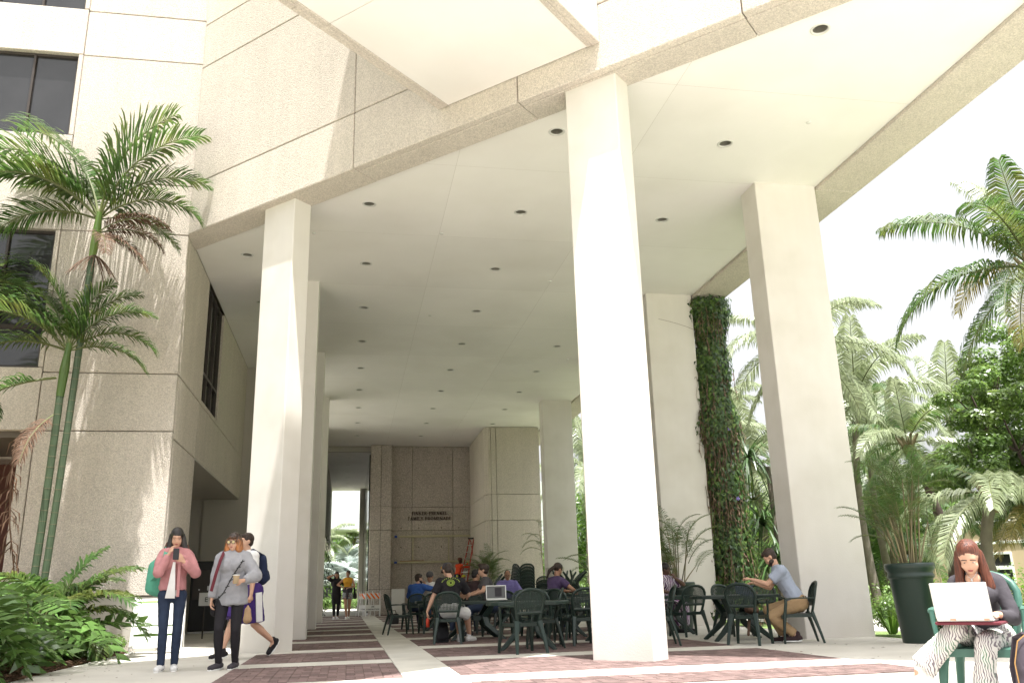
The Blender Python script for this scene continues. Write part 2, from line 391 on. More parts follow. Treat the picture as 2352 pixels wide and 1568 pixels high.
g = G(); g.prism([(X3-.01,20.2),(X3-.01,28.6),(-9,28.6),(-9,20.2)],3.90,3.95); g.ob('soffit','plaster',off)
g = G(); g.prism([(-9,28.6),(-2.15,28.6),(-2.15,28.9),(-9,28.9)],0,8.19); g.prism([(-9.2,17.98),(-9,17.98),(-9,28.6),(-9.2,28.6)],0,3.9); g.ob('recess_wall','plaster',off)
g = G(); g.box((-4.5,28.5,0),(-2.2,28.598,3.895)); g.ob('recess_panel','plaster',off)
g = G(); g.lathe([(.0,-.004),(.09,-.004),(.13,-.02),(.14,0)],16,c=(-4.6,25.4,3.9)); g.ob('soffit_lamp','trim',off)
g = G(); g.prism([(-6.25,17.98),(-6.25,22),(-14,22),(-14,17.98)],4.02,4.06); g.ob('bay_soffit','ceiling',off)
g = G(); g.prism([(-6.3,21),(-14,21),(-14,21.3),(-6.3,21.3)],0,4.0); g.ob('bay_wall','red_wall',off)
g = G()
for z in (1.2,1.27,1.34): g.box((-9,18.6,z),(-6.25,18.63,z+.03))
g.ob('bay_rail','frame',off)

# ------------------------------------------------------------------ promenade building (roof over the arcade)
prom = thing('promenade_building', 'raised aggregate concrete building whose flat white underside roofs the arcade', 'building')
q2 = math.sqrt(.5)
g = G(); g.prism([(X3+.02,17.6),(9.4,4.75),(9.4,45.4),(X3-.37,45.4),(X3-.37,17.99),(X3+.02,17.99)],8.55,20); g.prism([(X3-.3,44.36),(9.4,44.92),(9.4,45.4),(X3-.3,45.4)],8.2,8.56); g.ob('roof_mass','mass',prom)
# fascia wall: s = x+y = 13.97, coordinate w = (y-x)/sqrt2 measured along (-1,1)
Pf = (13.97/2,13.97/2); uf = (-q2,q2); nf = (-q2,-q2)
ws = [20.87/1.4142,14.2/1.4142,9.2/1.4142,4.1/1.4142,-1.0/1.4142,-5.1/1.4142]
zf = [8.13,9.25,12.06,13.15,16.2,20]
for i in range(5):
    for j in range(5): panel(prom,Pf,uf,nf,ws[i+1],ws[i],zf[j],zf[j+1],'aggregate',name='fascia_panel')
    if i == 0:
        h = G(); h.prism([((13.98-14.21)/2,(13.98+14.21)/2),((14.84-14.21)/2,(14.84+14.21)/2),(X3+.004,14.84-X3),(X3+.004,13.98-X3)],8.13,8.53); h.ob('edge_beam','aggregate',prom)
    else: obox(Pf,uf,nf,(ws[i+1]+.006,-.62,8.13),(ws[i]-.006,-.153,8.53),.01).ob('edge_beam','aggregate',prom)
# long right-hand edge beam
yb = [5.0,7.4,13.78,20.1,26.45,32.8,39.1,45.4]
for i in range(7):
    y0 = yb[i]
    h = G(); h.bbox((8.655,max(y0,6.4)+.006,8.13),(9.53,yb[i+1]-.006,8.54),.012); h.ob('edge_beam','aggregate',prom)
    h = G(); h.bbox((9.42,y0+.006,8.56),(9.535,yb[i+1]-.006,12.1),.012); h.ob('side_panel','aggregate',prom)
    h = G(); h.bbox((9.42,y0+.006,12.11),(9.535,yb[i+1]-.006,20),.012); h.ob('side_panel','aggregate',prom)
# projecting tower above the forecourt
Wb0, Wb1 = 7.1/1.4142, 11.4/1.4142
g = obox(Pf,uf,nf,(Wb0+.05,.01,8.75),(Wb1-.05,9.6,20.2),.01); g.ob('tower_core','mass',prom)
for z0,z1 in ((8.57,12.06),(12.06,16.2),(16.2,20.2)):
    for k in range(3):
        for w0,w1 in ((Wb0,Wb0+.12),(Wb1-.12,Wb1)):
            obox(Pf,uf,nf,(w0,.005+k*3.2,z0+.006),(w1,.005+k*3.2+3.19,z1-.006),.01).ob('tower_panel','aggregate',prom)
for w0,w1 in ((Wb0+.12,Wb0+.2),(Wb1-.2,Wb1-.12)):
    for k in range(4):
        q0 = [.02,2.67,5.3,7.9][k]; q1 = [2.66,5.29,7.89,9.6][k]
        obox(Pf,uf,nf,(w0,q0,8.57),(w1,q1,8.72),.01).ob('tower_soffit_beam','aggregate',prom)
for q0,q1 in ((.02,2.66),(2.67,5.3),(5.31,7.9),(7.91,9.6)):
    obox(Pf,uf,nf,(Wb0+.204,q0,8.585),(Wb1-.204,q1,8.7),.004).ob('tower_soffit_panel','ceiling',prom)

# ceiling panels with round holes for the downlights
LY = [9.28+3.185*i for i in range(11)]
lights = []
for x, rr in ((.21,'left'),(3.22,'middle'),(6.21,'right')):
    for y in LY:
        if x+y > 15.35 and y < 43: lights.append((x,y,rr))
for y in (18.6,21.86,25.05): lights.append((-2.4,y,'outer left'))
ycell = [6.2,10.86,13.86,17.05,20.24,23.43,26.62,29.8,33.0,36.2,39.38,42.6,44.2]
xcell = [X3,1.7,4.72,8.65]
def clip(poly, a, b, c):   # keep a*x+b*y>=c
    out = []
    for i in range(len(poly)):
        p, q = poly[i], poly[(i+1)%len(poly)]
        fp, fq = a*p[0]+b*p[1]-c, a*q[0]+b*q[1]-c
        if fp >= 0: out.append(p)
        if fp*fq < 0: t = fp/(fp-fq); out.append((p[0]+t*(q[0]-p[0]), p[1]+t*(q[1]-p[1])))
    return out
RH = .105
for i in range(3):
    for j in range(len(ycell)-1):
        e = .0018
        x0 = xcell[i]+e; x1 = xcell[i+1]-e; y0 = ycell[j]+e; y1 = ycell[j+1]-e
        if i == 0 and y1 > 39.4: x0 = -1.25
        poly = clip([(x0,y0),(x1,y0),(x1,y1),(x0,y1)],1,1,14.86)
        if len(poly) < 3: continue
        bm = bmesh.new(); es = []
        def loop(pts):
            vs_ = [bm.verts.new((p[0],p[1],8.2)) for p in pts]
            for k in range(len(vs_)): es.append(bm.edges.new((vs_[k],vs_[(k+1)%len(vs_)])))
        loop(poly)
        for lx,ly,_ in lights:
            if x0 < lx < x1 and y0 < ly < y1: loop([(lx+RH*math.cos(2*PI*k/20), ly+RH*math.sin(2*PI*k/20)) for k in range(20)])
        bmesh.ops.triangle_fill(bm, edges=es, use_beauty=True, use_dissolve=False, normal=(0,0,-1))
        me = bpy.data.meshes.new('ceiling_panel'); bm.to_mesh(me); bm.free(); me.materials.append(M['ceiling'])
        ob('ceiling_panel', me, prom)
ring = G(); ring.lathe([(RH-.005,.01),(RH,-.008),(RH+.03,-.008),(RH+.035,.0)],24)
ring_me = ring.me('trim_ring','trim',True)
can = G(); can.lathe([(RH-.002,.006),(RH-.01,.11),(.07,.2)],24); can_me = can.me('reflector','reflector',True)
bulb = G(); bulb.lathe([(.0001,.0),(.05,.0),(.075,.02),(.08,.03)],16); bulb_me = bulb.me('lamp','lampglass',True)
ordn = ['first','second','third','fourth','fifth','sixth','seventh','eighth','ninth','tenth','eleventh']
cnt = {}
for x,y,rr in lights:
    k = cnt.get(rr,0); cnt[rr] = k+1
    t = thing('ceiling_downlight', 'round recessed ceiling downlight, %s from the front in the %s row' % (ordn[k], rr), 'ceiling light', (x,y,8.2), 0, 'downlights in the arcade ceiling')
    ob('trim_ring', ring_me, t); ob('reflector', can_me, t); ob('lamp', bulb_me, t, loc=(0,0,.14))
# small sprinkler heads
sp = G(); sp.lathe([(.0001,-.02),(.035,-.02),(.045,0)],12); spm = sp.me('sprinkler','trim')
for k,(x,y) in enumerate(((1.75,16.9),(4.9,13.9),(7.3,11.6),(-.9,17.2),(4.7,19.5),(7.7,20.2),(2.0,22.5),(6.9,26.7))):
    tag(ob('sprinkler_cap', spm, None, loc=(x,y,8.199)), 'tiny white sprinkler cap on the ceiling, %s from the front' % ordn[[3,1,0,4,2+3,6,6,7][k] if False else [3,1,0,2,4,5,6,7][k]], 'sprinkler', 'sprinkler caps in the arcade ceiling')

# ------------------------------------------------------------------ columns
def column(poly, label, z1=8.199, name='column'):
    cx = sum(p[0] for p in poly)/len(poly); cy = sum(p[1] for p in poly)/len(poly)
    bm = bmesh.new(); vb = [bm.verts.new((p[0]-cx,p[1]-cy,0)) for p in poly]; f = bm.faces.new(vb)
    r = bmesh.ops.extrude_face_region(bm, geom=[f]); bmesh.ops.translate(bm, verts=[v for v in r['geom'] if isinstance(v,bmesh.types.BMVert)], vec=(0,0,z1))
    bmesh.ops.recalc_face_normals(bm, faces=bm.faces)
    bmesh.ops.bevel(bm, geom=[e for e in bm.edges if abs(e.verts[0].co.z-e.verts[1].co.z)>1], offset=.018, segments=2, affect='EDGES', profile=.5)
    me = bpy.data.meshes.new(name); bm.to_mesh(me); bm.free(); me.materials.append(M['stucco'])
    return tag(ob(name, me, None, loc=(cx,cy,0)), label, 'column', 'arcade columns')
def diag(w0, w1, s0, s1):
    f = lambda s,w: ((s-w)/2,(s+w)/2)
    return [f(s0,w0),f(s0,w1),f(s1,w1),f(s1,w0)]
column(diag(16.6,17.8,14.23,14.81), 'smooth white column half in sun, behind the man with the backpack')
column(diag(6.93,8.14,14.23,14.81), 'broad brightly sunlit white column in the middle foreground')
column([(7.38,13.79),(8.62,13.79),(8.62,14.4),(7.38,14.4)], 'wide shaded white column behind the man in the grey shirt')
column([(7.37,20.12),(8.61,20.12),(8.61,20.72),(7.37,20.72)], 'white column with a thick vine climbing its right side')
column([(7.37,26.45),(8.61,26.45),(8.61,27.05),(7.37,27.05)], 'white column mostly hidden behind the sunlit middle column')
column([(7.39,32.9),(8.59,32.9),(8.59,33.5),(7.39,33.5)], 'distant pale column just right of the concrete pillar')
column([(-2.12,20.13),(-.88,20.13),(-.88,20.73),(-2.12,20.73)], 'left row white column, second behind the half sunlit one')
column([(-2.12,26.5),(-.9,26.5),(-.9,27.1),(-2.12,27.1)], 'left row white column, third from the front')
column([(-2.12,32.9),(-.9,32.9),(-.9,33.5),(-2.12,33.5)], 'left row white column, farthest from the front')

# ------------------------------------------------------------------ sign wall, pillars, passage
def aggr_wall(name, label, cat, P, u, n, us_, zs_, d=.15, m='aggregate_dark', back=None, skip=()):
    t = thing(name, label, cat)
    for i in range(len(us_)-1):
        for j in range(len(zs_)-1):
            if (i,j) in skip: continue
            panel(t,P,u,n,us_[i],us_[i+1],zs_[j],zs_[j+1],m,d0=-d)
    if back: g = G(); g.prism(back,0,zs_[-1]-.01); g.ob('core','joint',t)
    return t
sw = aggr_wall('sign_wall','brown grey aggregate concrete wall carrying the bronze lettering','wall',(2.0,44.2),(1,0),(0,-1),[0,1.04,3.1,4.0],[0,1.2,3.98,5.12,8.19],back=[(1.5,44.34),(6.6,44.34),(6.6,44.9),(1.5,44.9)])
for z in (4.1,3.17):
    for x in (2.5,3.38,4.51,5.39):
        g = G(); g.lathe([(.0001,-.01),(.03,-.01),(.035,.0)],10); o = g.ob('tie_hole','joint',sw); o.location = (x,44.19,z); o.rotation_euler = (PI/2,0,0)
lp = aggr_wall('wall_pier','grooved aggregate pier at the left end of the sign wall','pier',(.94,43.65),(1,0),(0,-1),[0,.52,1.06],[0,1.2,3.98,5.12,8.19],back=[(.97,43.78),(1.96,43.78),(1.96,44.34),(.97,44.34)])
for z0,z1 in ((0,1.2),(1.2,3.98),(3.98,5.12),(5.12,8.19)): panel(lp,(2.0,43.66),(0,1),(1,0),.02,.54,z0,z1,'aggregate_dark',d0=-.1); panel(lp,(.94,43.66),(0,1),(-1,0),.02,.7,z0,z1,'aggregate_dark',d0=-.02)
rp = aggr_wall('wall_pier','plain aggregate pier at the right end of the sign wall, by the ladder','pier',(5.98,43.7),(1,0),(0,-1),[0,.66],[0,1.2,3.98,5.12,8.19],back=[(6.0,43.83),(6.62,43.83),(6.62,44.34),(6.0,44.34)])
for z0,z1 in ((0,1.2),(1.2,3.98),(3.98,5.12),(5.12,8.19)): panel(rp,(5.98,43.7),(0,1),(-1,0),.02,.54,z0,z1,'aggregate_dark',d0=-.02)
ep = aggr_wall('concrete_pillar','massive pale aggregate pillar with two vertical grooves, right of the ladder','pillar',(6.1,38.6),(1,0),(0,-1),[0,.1,.34,2.36],[0,3.98,5.12,8.19],m='aggregate',back=[(6.0,38.74),(8.44,38.74),(8.44,44.5),(6.0,44.5)])
for z0,z1 in ((0,3.98),(3.98,5.12),(5.12,8.19)):
    panel(ep,(6.1,38.61),(-.6,.8),(-.8,-.6),.0,.3,z0,z1,'aggregate',d0=-.1)
    panel(ep,(5.92,38.86),(0,1),(-1,0),.0,4.8,z0,z1,'aggregate',d0=-.1)
# letters: strokes with serifs
def T_(x): return x
GL = {
 'F': (.56,[((.12,0),(.12,1),.14),((.12,.93),(.5,.93),.08),((.12,.52),(.42,.52),.08),((.0,.03),(.26,.03),.06),((.0,.97),(.2,.97),.06),((.5,1),(.5,.8),.05),((.42,.62),(.42,.42),.04)]),
 'I': (.3,[((.15,0),(.15,1),.14),((.02,.03),(.28,.03),.06),((.02,.97),(.28,.97),.06)]),
 'N': (.78,[((.14,0),(.14,1),.08),((.1,.96),(.64,.04),.15),((.66,0),(.66,1),.08),((.02,.03),(.26,.03),.06),((.0,.97),(.2,.97),.06),((.54,.97),(.78,.97),.06)]),
 'K': (.72,[((.13,0),(.13,1),.14),((.16,.45),(.56,.97),.08),((.28,.58),(.62,.03),.14),((.0,.03),(.27,.03),.06),((.0,.97),(.27,.97),.06),((.44,.97),(.68,.97),.06),((.5,.03),(.74,.03),.06)]),
 'E': (.58,[((.12,0),(.12,1),.14),((.12,.93),(.5,.93),.08),((.12,.52),(.42,.52),.08),((.12,.06),(.52,.06),.08),((.0,.97),(.2,.97),.06),((.0,.03),(.2,.03),.06),((.5,1),(.5,.8),.05),((.53,0),(.53,.22),.05)]),
 'R': (.7,[((.13,0),(.13,1),.14),((.13,.94),(.38,.94),.08),((.38,.94),(.53,.84),.1),((.53,.84),(.53,.62),.13),((.53,.62),(.38,.5),.1),((.38,.5),(.13,.5),.08),((.34,.5),(.62,.03),.14),((.0,.03),(.27,.03),.06),((.0,.97),(.2,.97),.06),((.52,.03),(.74,.03),.06)]),
 'A': (.74,[((.1,0),(.37,1),.08),((.37,1),(.64,0),.15),((.2,.32),(.54,.32),.07),((.0,.03),(.22,.03),.06),((.5,.03),(.76,.03),.06)]),
 'M': (.9,[((.14,0),(.16,1),.08),((.16,.98),(.44,.06),.14),((.44,.06),(.72,.98),.08),((.72,1),(.76,0),.14),((.02,.03),(.26,.03),.06),((.62,.03),(.88,.03),.06),((.04,.97),(.2,.97),.06),((.7,.97),(.86,.97),.06)]),
 'L': (.56,[((.12,0),(.12,1),.14),((.12,.06),(.5,.06),.08),((.0,.97),(.26,.97),.06),((.0,.03),(.2,.03),.06),((.51,0),(.51,.24),.05)]),
 'Y': (.7,[((.1,.98),(.35,.5),.14),((.35,.5),(.6,.98),.08),((.35,.52),(.35,0),.14),((.22,.03),(.48,.03),.06),((.0,.97),(.22,.97),.06),((.5,.97),(.72,.97),.06)]),
 'P': (.62,[((.13,0),(.13,1),.14),((.13,.94),(.38,.94),.08),((.38,.94),(.53,.84),.1),((.53,.84),(.53,.6),.13),((.53,.6),(.38,.47),.1),((.38,.47),(.13,.47),.08),((.0,.03),(.27,.03),.06),((.0,.97),(.2,.97),.06)]),
 'D': (.74,[((.13,0),(.13,1),.14),((.13,.94),(.36,.94),.08),((.36,.94),(.58,.78),.1),((.58,.78),(.64,.5),.13),((.64,.5),(.58,.22),.13),((.58,.22),(.36,.06),.1),((.36,.06),(.13,.06),.08),((.0,.03),(.2,.03),.06),((.0,.97),(.2,.97),.06)]),
 '-': (.4,[((.04,.52),(.36,.52),.08)]),
 'O': (.8,[((.4+.32*math.cos(2*PI*k/12),.5+.46*math.sin(2*PI*k/12)),(.4+.32*math.cos(2*PI*(k+1)/12),.5+.46*math.sin(2*PI*(k+1)/12)),.13 if abs(math.cos(2*PI*(k+.5)/12))>.6 else .085) for k in range(12)]),
}
let = thing('wall_lettering', 'raised dark bronze serif letters in two lines on the sign wall', 'lettering', (2.0,44.18,0))
def line_text(txt, x0, x1, z, h):
    wid = sum(GL[c][0]+.1 if c != ' ' else .42 for c in txt)*h
    sc = (x1-x0)/wid; x = x0
    for c in txt:
        if c == ' ': x += .42*h*sc; continue
        w, st = GL[c]; q = G()
        for (a,b,t) in st:
            ax, az, bx_, bz = a[0]*h*sc, a[1]*h, b[0]*h*sc, b[1]*h
            d = Vector((bx_-ax,0,bz-az)); L = d.length; d /= L; nn = Vector((-d.z,0,d.x))*(t*h/2)
            p0 = Vector((ax,0,az)); p1 = Vector((bx_,0,bz)); Y = Vector((0,-.045,0))
            q.add([p0-nn,p1-nn,p1+nn,p0+nn,p0-nn+Y,p1-nn+Y,p1+nn+Y,p0+nn+Y],[(0,3,2,1),(4,5,6,7),(0,1,5,4),(1,2,6,5),(2,3,7,6),(3,0,4,7)])
        o = q.ob('letter','bronze',let); o.location = (x-2.0,0,z); x += (w+.1)*h*sc
line_text('FINKER-FRENKEL', 3.03, 4.83, 4.735, .165); line_text('FAMILY PROMENADE', 2.83, 5.02, 4.48, .165)

# scaffold timbers nailed across the wall
for z,lab in ((3.69,'upper pale timber ledger fixed across the sign wall'),(2.45,'lower pale timber ledger fixed across the sign wall')):
    t = thing('timber_ledger', lab, 'timber beam', (1.97,44.1,z), 0, 'timbers on the sign wall')
    g = G(); g.bbox((0,-.06,-.045),(4.0,.06,.045),.006); g.ob('beam','wood',t)
    g = G(); g.box((.2,-.064,-.05),(.34,.064,.05)); g.ob('tape_band','blue_tape',t)
for x,lab in ((3.09,'left upright post between the two timber ledgers'),(4.87,'right upright post between the two timber ledgers')):
    g = G(); g.bbox((-.025,-.03,0),(.025,.03,1.13),.005); o = g.ob('timber_post','wood'); o.location = (x,44.1,2.5); tag(o,lab,'timber post','timbers on the sign wall')
g = G(); g.bbox((0,-.04,0),(1.2,.04,.03),.005); o = g.ob('timber_plank','wood_red'); o.location = (2.45,44.08,2.497); tag(o,'thin reddish plank lying on the lower timber ledger','plank')

# passage beyond
ps = thing('rear_passage', 'low roofed passage left of the sign wall leading out to the garden', 'passage')
g = G(); g.prism([(-3.45,44.75),(.94,44.75),(.94,62),(-3.45,62)],8.02,8.3); g.ob('passage_ceiling','ceiling',ps)
g = G(); g.prism([(-1.28,44.3),(.94,44.3),(.94,44.72),(-1.28,44.72)],7.96,8.19); g.ob('lintel','plaster',ps)
g = G(); g.prism([(.96,44.4),(1.5,44.4),(1.5,62),(.96,62)],0,8.3); g.ob('passage_wall','white_wall',ps)
for y in (45,48.4,51.8,55.2,58.6):
    g = G(); g.bbox((.90,y,.1),(.955,y+3.3,7.9),.01); g.ob('dark_glass_panel','glass',ps)
g = G(); g.bbox((.62,60.6,0),(.9,62,8.0),.02); g.ob('end_pier','plaster',ps)
g = G(); g.prism([(-3.4,39.2),(-1.28,39.2),(-1.28,62),(-3.4,62)],3.95,8.19); g.ob('upper_wall','plaster',ps)
for x,y in ((-.22,46.8),(-.22,49.5),(-.22,52.2),(-.22,54.8),(-.23,57.5),(-.24,60.1)):
    ob('passage_lamp', ring_me, ps, loc=(x,y,8.02)); 
cb = thing('curved_building', 'pale curved building overhang seen in sun beyond the passage', 'building')
def arcp(t, r): a = math.radians(t); return (-30 + r*math.sin(a), 130 - r*math.cos(a))
for k in range(12):
    for z0,z1 in ((6.75,10.6),(10.62,14.5)):
        t0 = 20+k*4.2; t1 = t0+4.17
        pts = [arcp(t0+(t1-t0)*i/3,58) for i in range(4)] + [arcp(t1-(t1-t0)*i/3,57.5) for i in range(4)]
        g = G(); g.prism(pts,z0,z1); g.ob('curved_panel','white_wall',cb)
    pts = [arcp(t0+(t1-t0)*i/3,57.9) for i in range(4)] + [arcp(t1-(t1-t0)*i/3,52) for i in range(4)]
    g = G(); g.prism(pts,6.70,6.9); g.ob('curved_soffit','ceiling',cb)

# ================================================================== FURNITURE
def rib(g, pts, w, t, side=(1,0,0), m=0):
    """flat bar swept along pts: width w (list or number) across side, thickness t"""
    pts = [Vector(p) for p in pts]; N = len(pts); V = []; F = []
    S = Vector(side)
    for i, p in enumerate(pts):
        d = (pts[min(i+1,N-1)]-pts[max(i-1,0)]).normalized()
        a = (S-d*d.dot(S)).normalized(); b = d.cross(a)
        ww = (w[i] if isinstance(w,(list,tuple)) else w)/2; tt = (t[i] if isinstance(t,(list,tuple)) else t)/2
        c = min(ww,tt)*.5
        for (sa,sb) in ((-1,-1),(1,-1),(1,1),(-1,1)):
            V.append(p+a*sa*(ww-c)+b*sb*tt); V.append(p+a*sa*ww+b*sb*(tt-c))
        # order the ring
        r = V[-8:]; V[-8:] = [r[1],r[0],r[2],r[3],r[5],r[4],r[6],r[7]]
    for i in range(N-1):
        for k in range(8): F.append((i*8+k,i*8+(k+1)%8,(i+1)*8+(k+1)%8,(i+1)*8+k))
    F.append(tuple(range(7,-1,-1))); F.append(tuple((N-1)*8+k for k in range(8)))
    g.add(V,F,m)
def make_chair(m='green_plastic', name='resin_chair'):
    """faces +Y; back at -Y; 0.58 wide, 0.88 high"""
    t = thing(name, 'x', 'chair')
    g = G()   # seat: rounded pan
    n = 9; V = []; F = []
    for j in range(n):
        y = -.2+.46*j/(n-1); w = .215+.035*j/(n-1); 
        for i in range(n):
            s = -1+2*i/(n-1); x = s*w; z = .43-.018*(1-s*s)*math.sin(PI*j/(n-1))+ (-.02*((j-6)/2)**2 if j > 6 else 0)
            V.append((x,y,z))
    for j in range(n-1):
        for i in range(n-1): F.append((j*n+i,j*n+i+1,(j+1)*n+i+1,(j+1)*n+i))
    g.add(V,F)
    # skirt
    rim = [j*n for j in range(n-1,-1,-1)]+[i for i in range(1,n)]+[j*n+n-1 for j in range(1,n)]+[(n-1)*n+i for i in range(n-2,0,-1)]
    V2 = [Vector(V[i]) for i in rim]+[Vector(V[i])+Vector((0,0,-.05)) for i in rim]; L = len(rim)
    g.add(V2,[(i,(i+1)%L,L+(i+1)%L,L+i) for i in range(L)])
    g.ob('seat', m, t, smooth=False)
    # back hoop
    def bp(a):   # hoop outline: param -1..1 around
        pass
    def backpos(x,z): return Vector((x, -.20-.10*(z-.43)/.45-.035*(1-(x/.24)**2)*((z-.43)/.45), z))
    pts = []
    out = [(-.17,.42),(-.185,.5),(-.205,.6),(-.225,.7),(-.222,.765),(-.195,.82),(-.145,.862),(-.075,.885),(0,.89)]
    out = out + [(-x,z) for x,z in reversed(out[:-1])]
    g = G(); rib(g,[backpos(x,z) for x,z in out],.05,.028,side=(0,1,0)) if False else g.tube([backpos(x,z) for x,z in out],.026,8,flat=.75)
    g.ob('back_frame', m, t, smooth=True)
    g = G()
    g.tube([backpos(x,.565) for x in (-.19,-.1,0,.1,.19)],.02,6,flat=1.3); 
    g.ob('back_rail', m, t)
    g = G()   # woven panel
    def half(z):
        if z < .7: return .19+(z-.56)*.12
        return .207*math.sqrt(max(0,1-((z-.7)/.185)**2))
    def thin(p,q,w=.0045):
        d = (q-p).normalized(); a = d.cross(Vector((0,1,0))).normalized()*w
        yv = Vector((0,.004,0))
        g.add([p-a-yv,q-a-yv,q+a-yv,p+a-yv,p-a+yv,q-a+yv,q+a+yv,p+a+yv],[(0,1,2,3),(7,6,5,4),(0,4,5,1),(3,2,6,7)])
    nx = 17
    for i in range(nx):
        x = -.205+.41*i/(nx-1)
        z1 = .7+.185*math.sqrt(max(0,1-(x/.207)**2)); 
        if abs(x)>.19: z0=.6+ (abs(x)-.19)*8
        else: z0=.57
        zz = [z0+(z1-z0)*k/3 for k in range(4)]
        for k in range(3): thin(backpos(x,zz[k]),backpos(x,zz[k+1]))
    for j in range(17):
        z = .58+.295*j/16.5; h = half(z)
        xs = [-h+2*h*k/4 for k in range(5)]
        for k in range(4): thin(backpos(xs[k],z),backpos(xs[k+1],z))
    g.ob('woven_back', m, t, kind='stuff')
    for s in (-1,1):
        g = G(); rib(g,[backpos(s*.235,.655)+Vector((-s*.012,0,0)),(s*.262,-.12,.66),(s*.275,.0,.662),(s*.28,.12,.655),(s*.278,.2,.648)],[.035,.05,.058,.055,.04],.022)
        rib(g,[(s*.275,.185,.65),(s*.272,.19,.58),(s*.262,.205,.5),(s*.25,.215,.415)],[.045,.045,.045,.05],.028,side=(0,1,0))
        g.ob('arm', m, t)
    for s in (-1,1):
        g = G(); rib(g,[(s*.225,.215,.43),(s*.245,.235,.3),(s*.262,.252,.14),(s*.27,.262,0)],[.085,.062,.05,.042],[.05,.04,.034,.03]); g.ob('leg', m, t)
        g = G(); rib(g,[(s*.18,-.2,.45),(s*.205,-.245,.3),(s*.228,-.29,.14),(s*.24,-.325,0)],[.085,.06,.05,.042],[.06,.045,.036,.03]); g.ob('leg', m, t)
    return t
chair0 = make_chair(); ck = kids(chair0)
chair_used = [False]
def put_chair(x, y, rz, label, z=0, tilt=0, group='green resin chairs around the tables'):
    c = chair0 if not chair_used[0] else copies(chair0, ck); chair_used[0] = True
    c.location = (x,y,z); c.rotation_euler = (tilt,0,math.radians(rz)); tag(c,label,'chair',group); return c
C = 'green resin chair '
CH = [ # x, y, rz(deg), label
 (2.52,13.06,14,'empty green chair with woven back to the camera, nearest at the middle tables'),
 (1.80,16.45,-8,C+'carrying the man in the black cap and white shorts'),
 (1.16,20.95,-78,C+'side on at the left edge of the seating, by the strip'),
 (1.72,23.9,10,C+'under the man in the blue shirt'),
 (1.92,21.0,4,C+'standing empty just left of the man in the black cap'),
 (2.70,20.3,-20,C+'holding the man in the maroon shirt'),
 (2.62,18.8,150,C+'of the young man with glasses in grey t-shirt'),
 (3.28,19.3,2,C+'behind the open laptop with the white rim'),
 (3.30,16.7,175,C+'facing the camera, left of the nearest empty chair'),
 (3.78,17.9,8,C+'half hidden directly behind the nearest empty chair back'),
 (4.00,16.2,-60,C+'beside the woman in the purple t-shirt'),
 (4.22,18.6,-75,C+'carrying the woman in the purple t-shirt'),
 (3.05,14.1,80,C+'facing left between the nearest empty chair and sunlit column'),
 (3.42,15.0,-62,C+'facing right, just left of the sunlit column'),
 (3.78,14.55,6,C+'back to camera, touching the left edge of sunlit column'),
 (3.9,16.9,185,C+'facing the camera left of the sunlit column, mostly hidden'),
 (4.74,13.55,78,C+'partly cut off by the right edge of the sunlit column'),
 (6.22,15.95,6,C+'back to camera before the woman in patterned blouse'),
 (6.06,13.08,-42,C+'with a brown bag on its seat at the right table'),
 (6.86,13.05,72,C+'carrying the bearded man in the grey shirt'),
 (6.95,15.6,200,C+'at the far side of the right table, left of the reading man'),
 (7.45,15.3,160,C+'at the far side of the right table, right behind the reading man'),
 (6.35,17.75,215,C+'holding the woman in the patterned blouse'),
]
for x,y,rz,lab in CH: put_chair(x,y,rz,lab)
# stacks in the back
for k in range(10): put_chair(5.35,27.2,8,'dark chair in the stack left of the ponytailed woman, %s from the floor' % ordn[k], z=.09*k, group='stacked chairs')
for k in range(6): put_chair(5.55+.03*k,29.2+.07*k,-70,'dark chair in the leaning side-on stack, %s from the floor' % ordn[k], z=.36+.1*k, tilt=-.12, group='stacked chairs')
for k in range(5): put_chair(6.0,28.0,12,'dark chair in the stack behind the ponytailed woman, %s from the floor' % ordn[k], z=.11*k, group='stacked chairs')

def make_table(m='green_plastic'):
    t = thing('resin_table','x','table')
    g = G(); n = 28; V = []; F = []
    def rimp(r, k): 
        a = 2*PI*k/n; c, s = math.cos(a), math.sin(a); e = 2.6
        d = (abs(c)**e+abs(s)**e)**(-1/e); return (r*.62*d*c/.62*.66, r*.45*d*s/.45*.46)
    prof = [(1.0,.665),(1.0,.705),(.985,.72),(.93,.722),(.9,.716)]
    for r,z in prof:
        for k in range(n): x,y = rimp(r,k); V.append((x,y,z))
    for j in range(len(prof)-1):
        for k in range(n): F.append((j*n+k,j*n+(k+1)%n,(j+1)*n+(k+1)%n,(j+1)*n+k))
    F.append(tuple((len(prof)-1)*n+k for k in range(n)))
    V2 = [(rimp(.97,k)[0],rimp(.97,k)[1],.69) for k in range(n)]
    g.add(V,F); g.add(V2,[tuple(range(n-1,-1,-1))]); g.ob('tabletop', m, t)
    for s in (-1,1):
        for q in (-1,1):
            g = G(); rib(g,[(-q*.08+q*.34,s*.30,.69),(q*.2,s*.26,.56),(q*.13,s*.2,.42),(q*.16,s*.24,.28),(q*.3,s*.31,.12),(q*.42,s*.36,0)],[.05,.05,.055,.055,.045,.04],[.07,.085,.11,.1,.075,.055],side=(0,1,0))
            g.ob('leg', m, t)
    g = G(); rib(g,[(0,-.24,.4),(0,.24,.4)],.13,.09,side=(1,0,0)); rib(g,[(-.16,-.0,.41),(.16,0,.41)],.34,.07,side=(0,1,0)); g.ob('stretcher', m, t)
    return t
table0 = make_table(); tk = kids(table0); tu = [False]
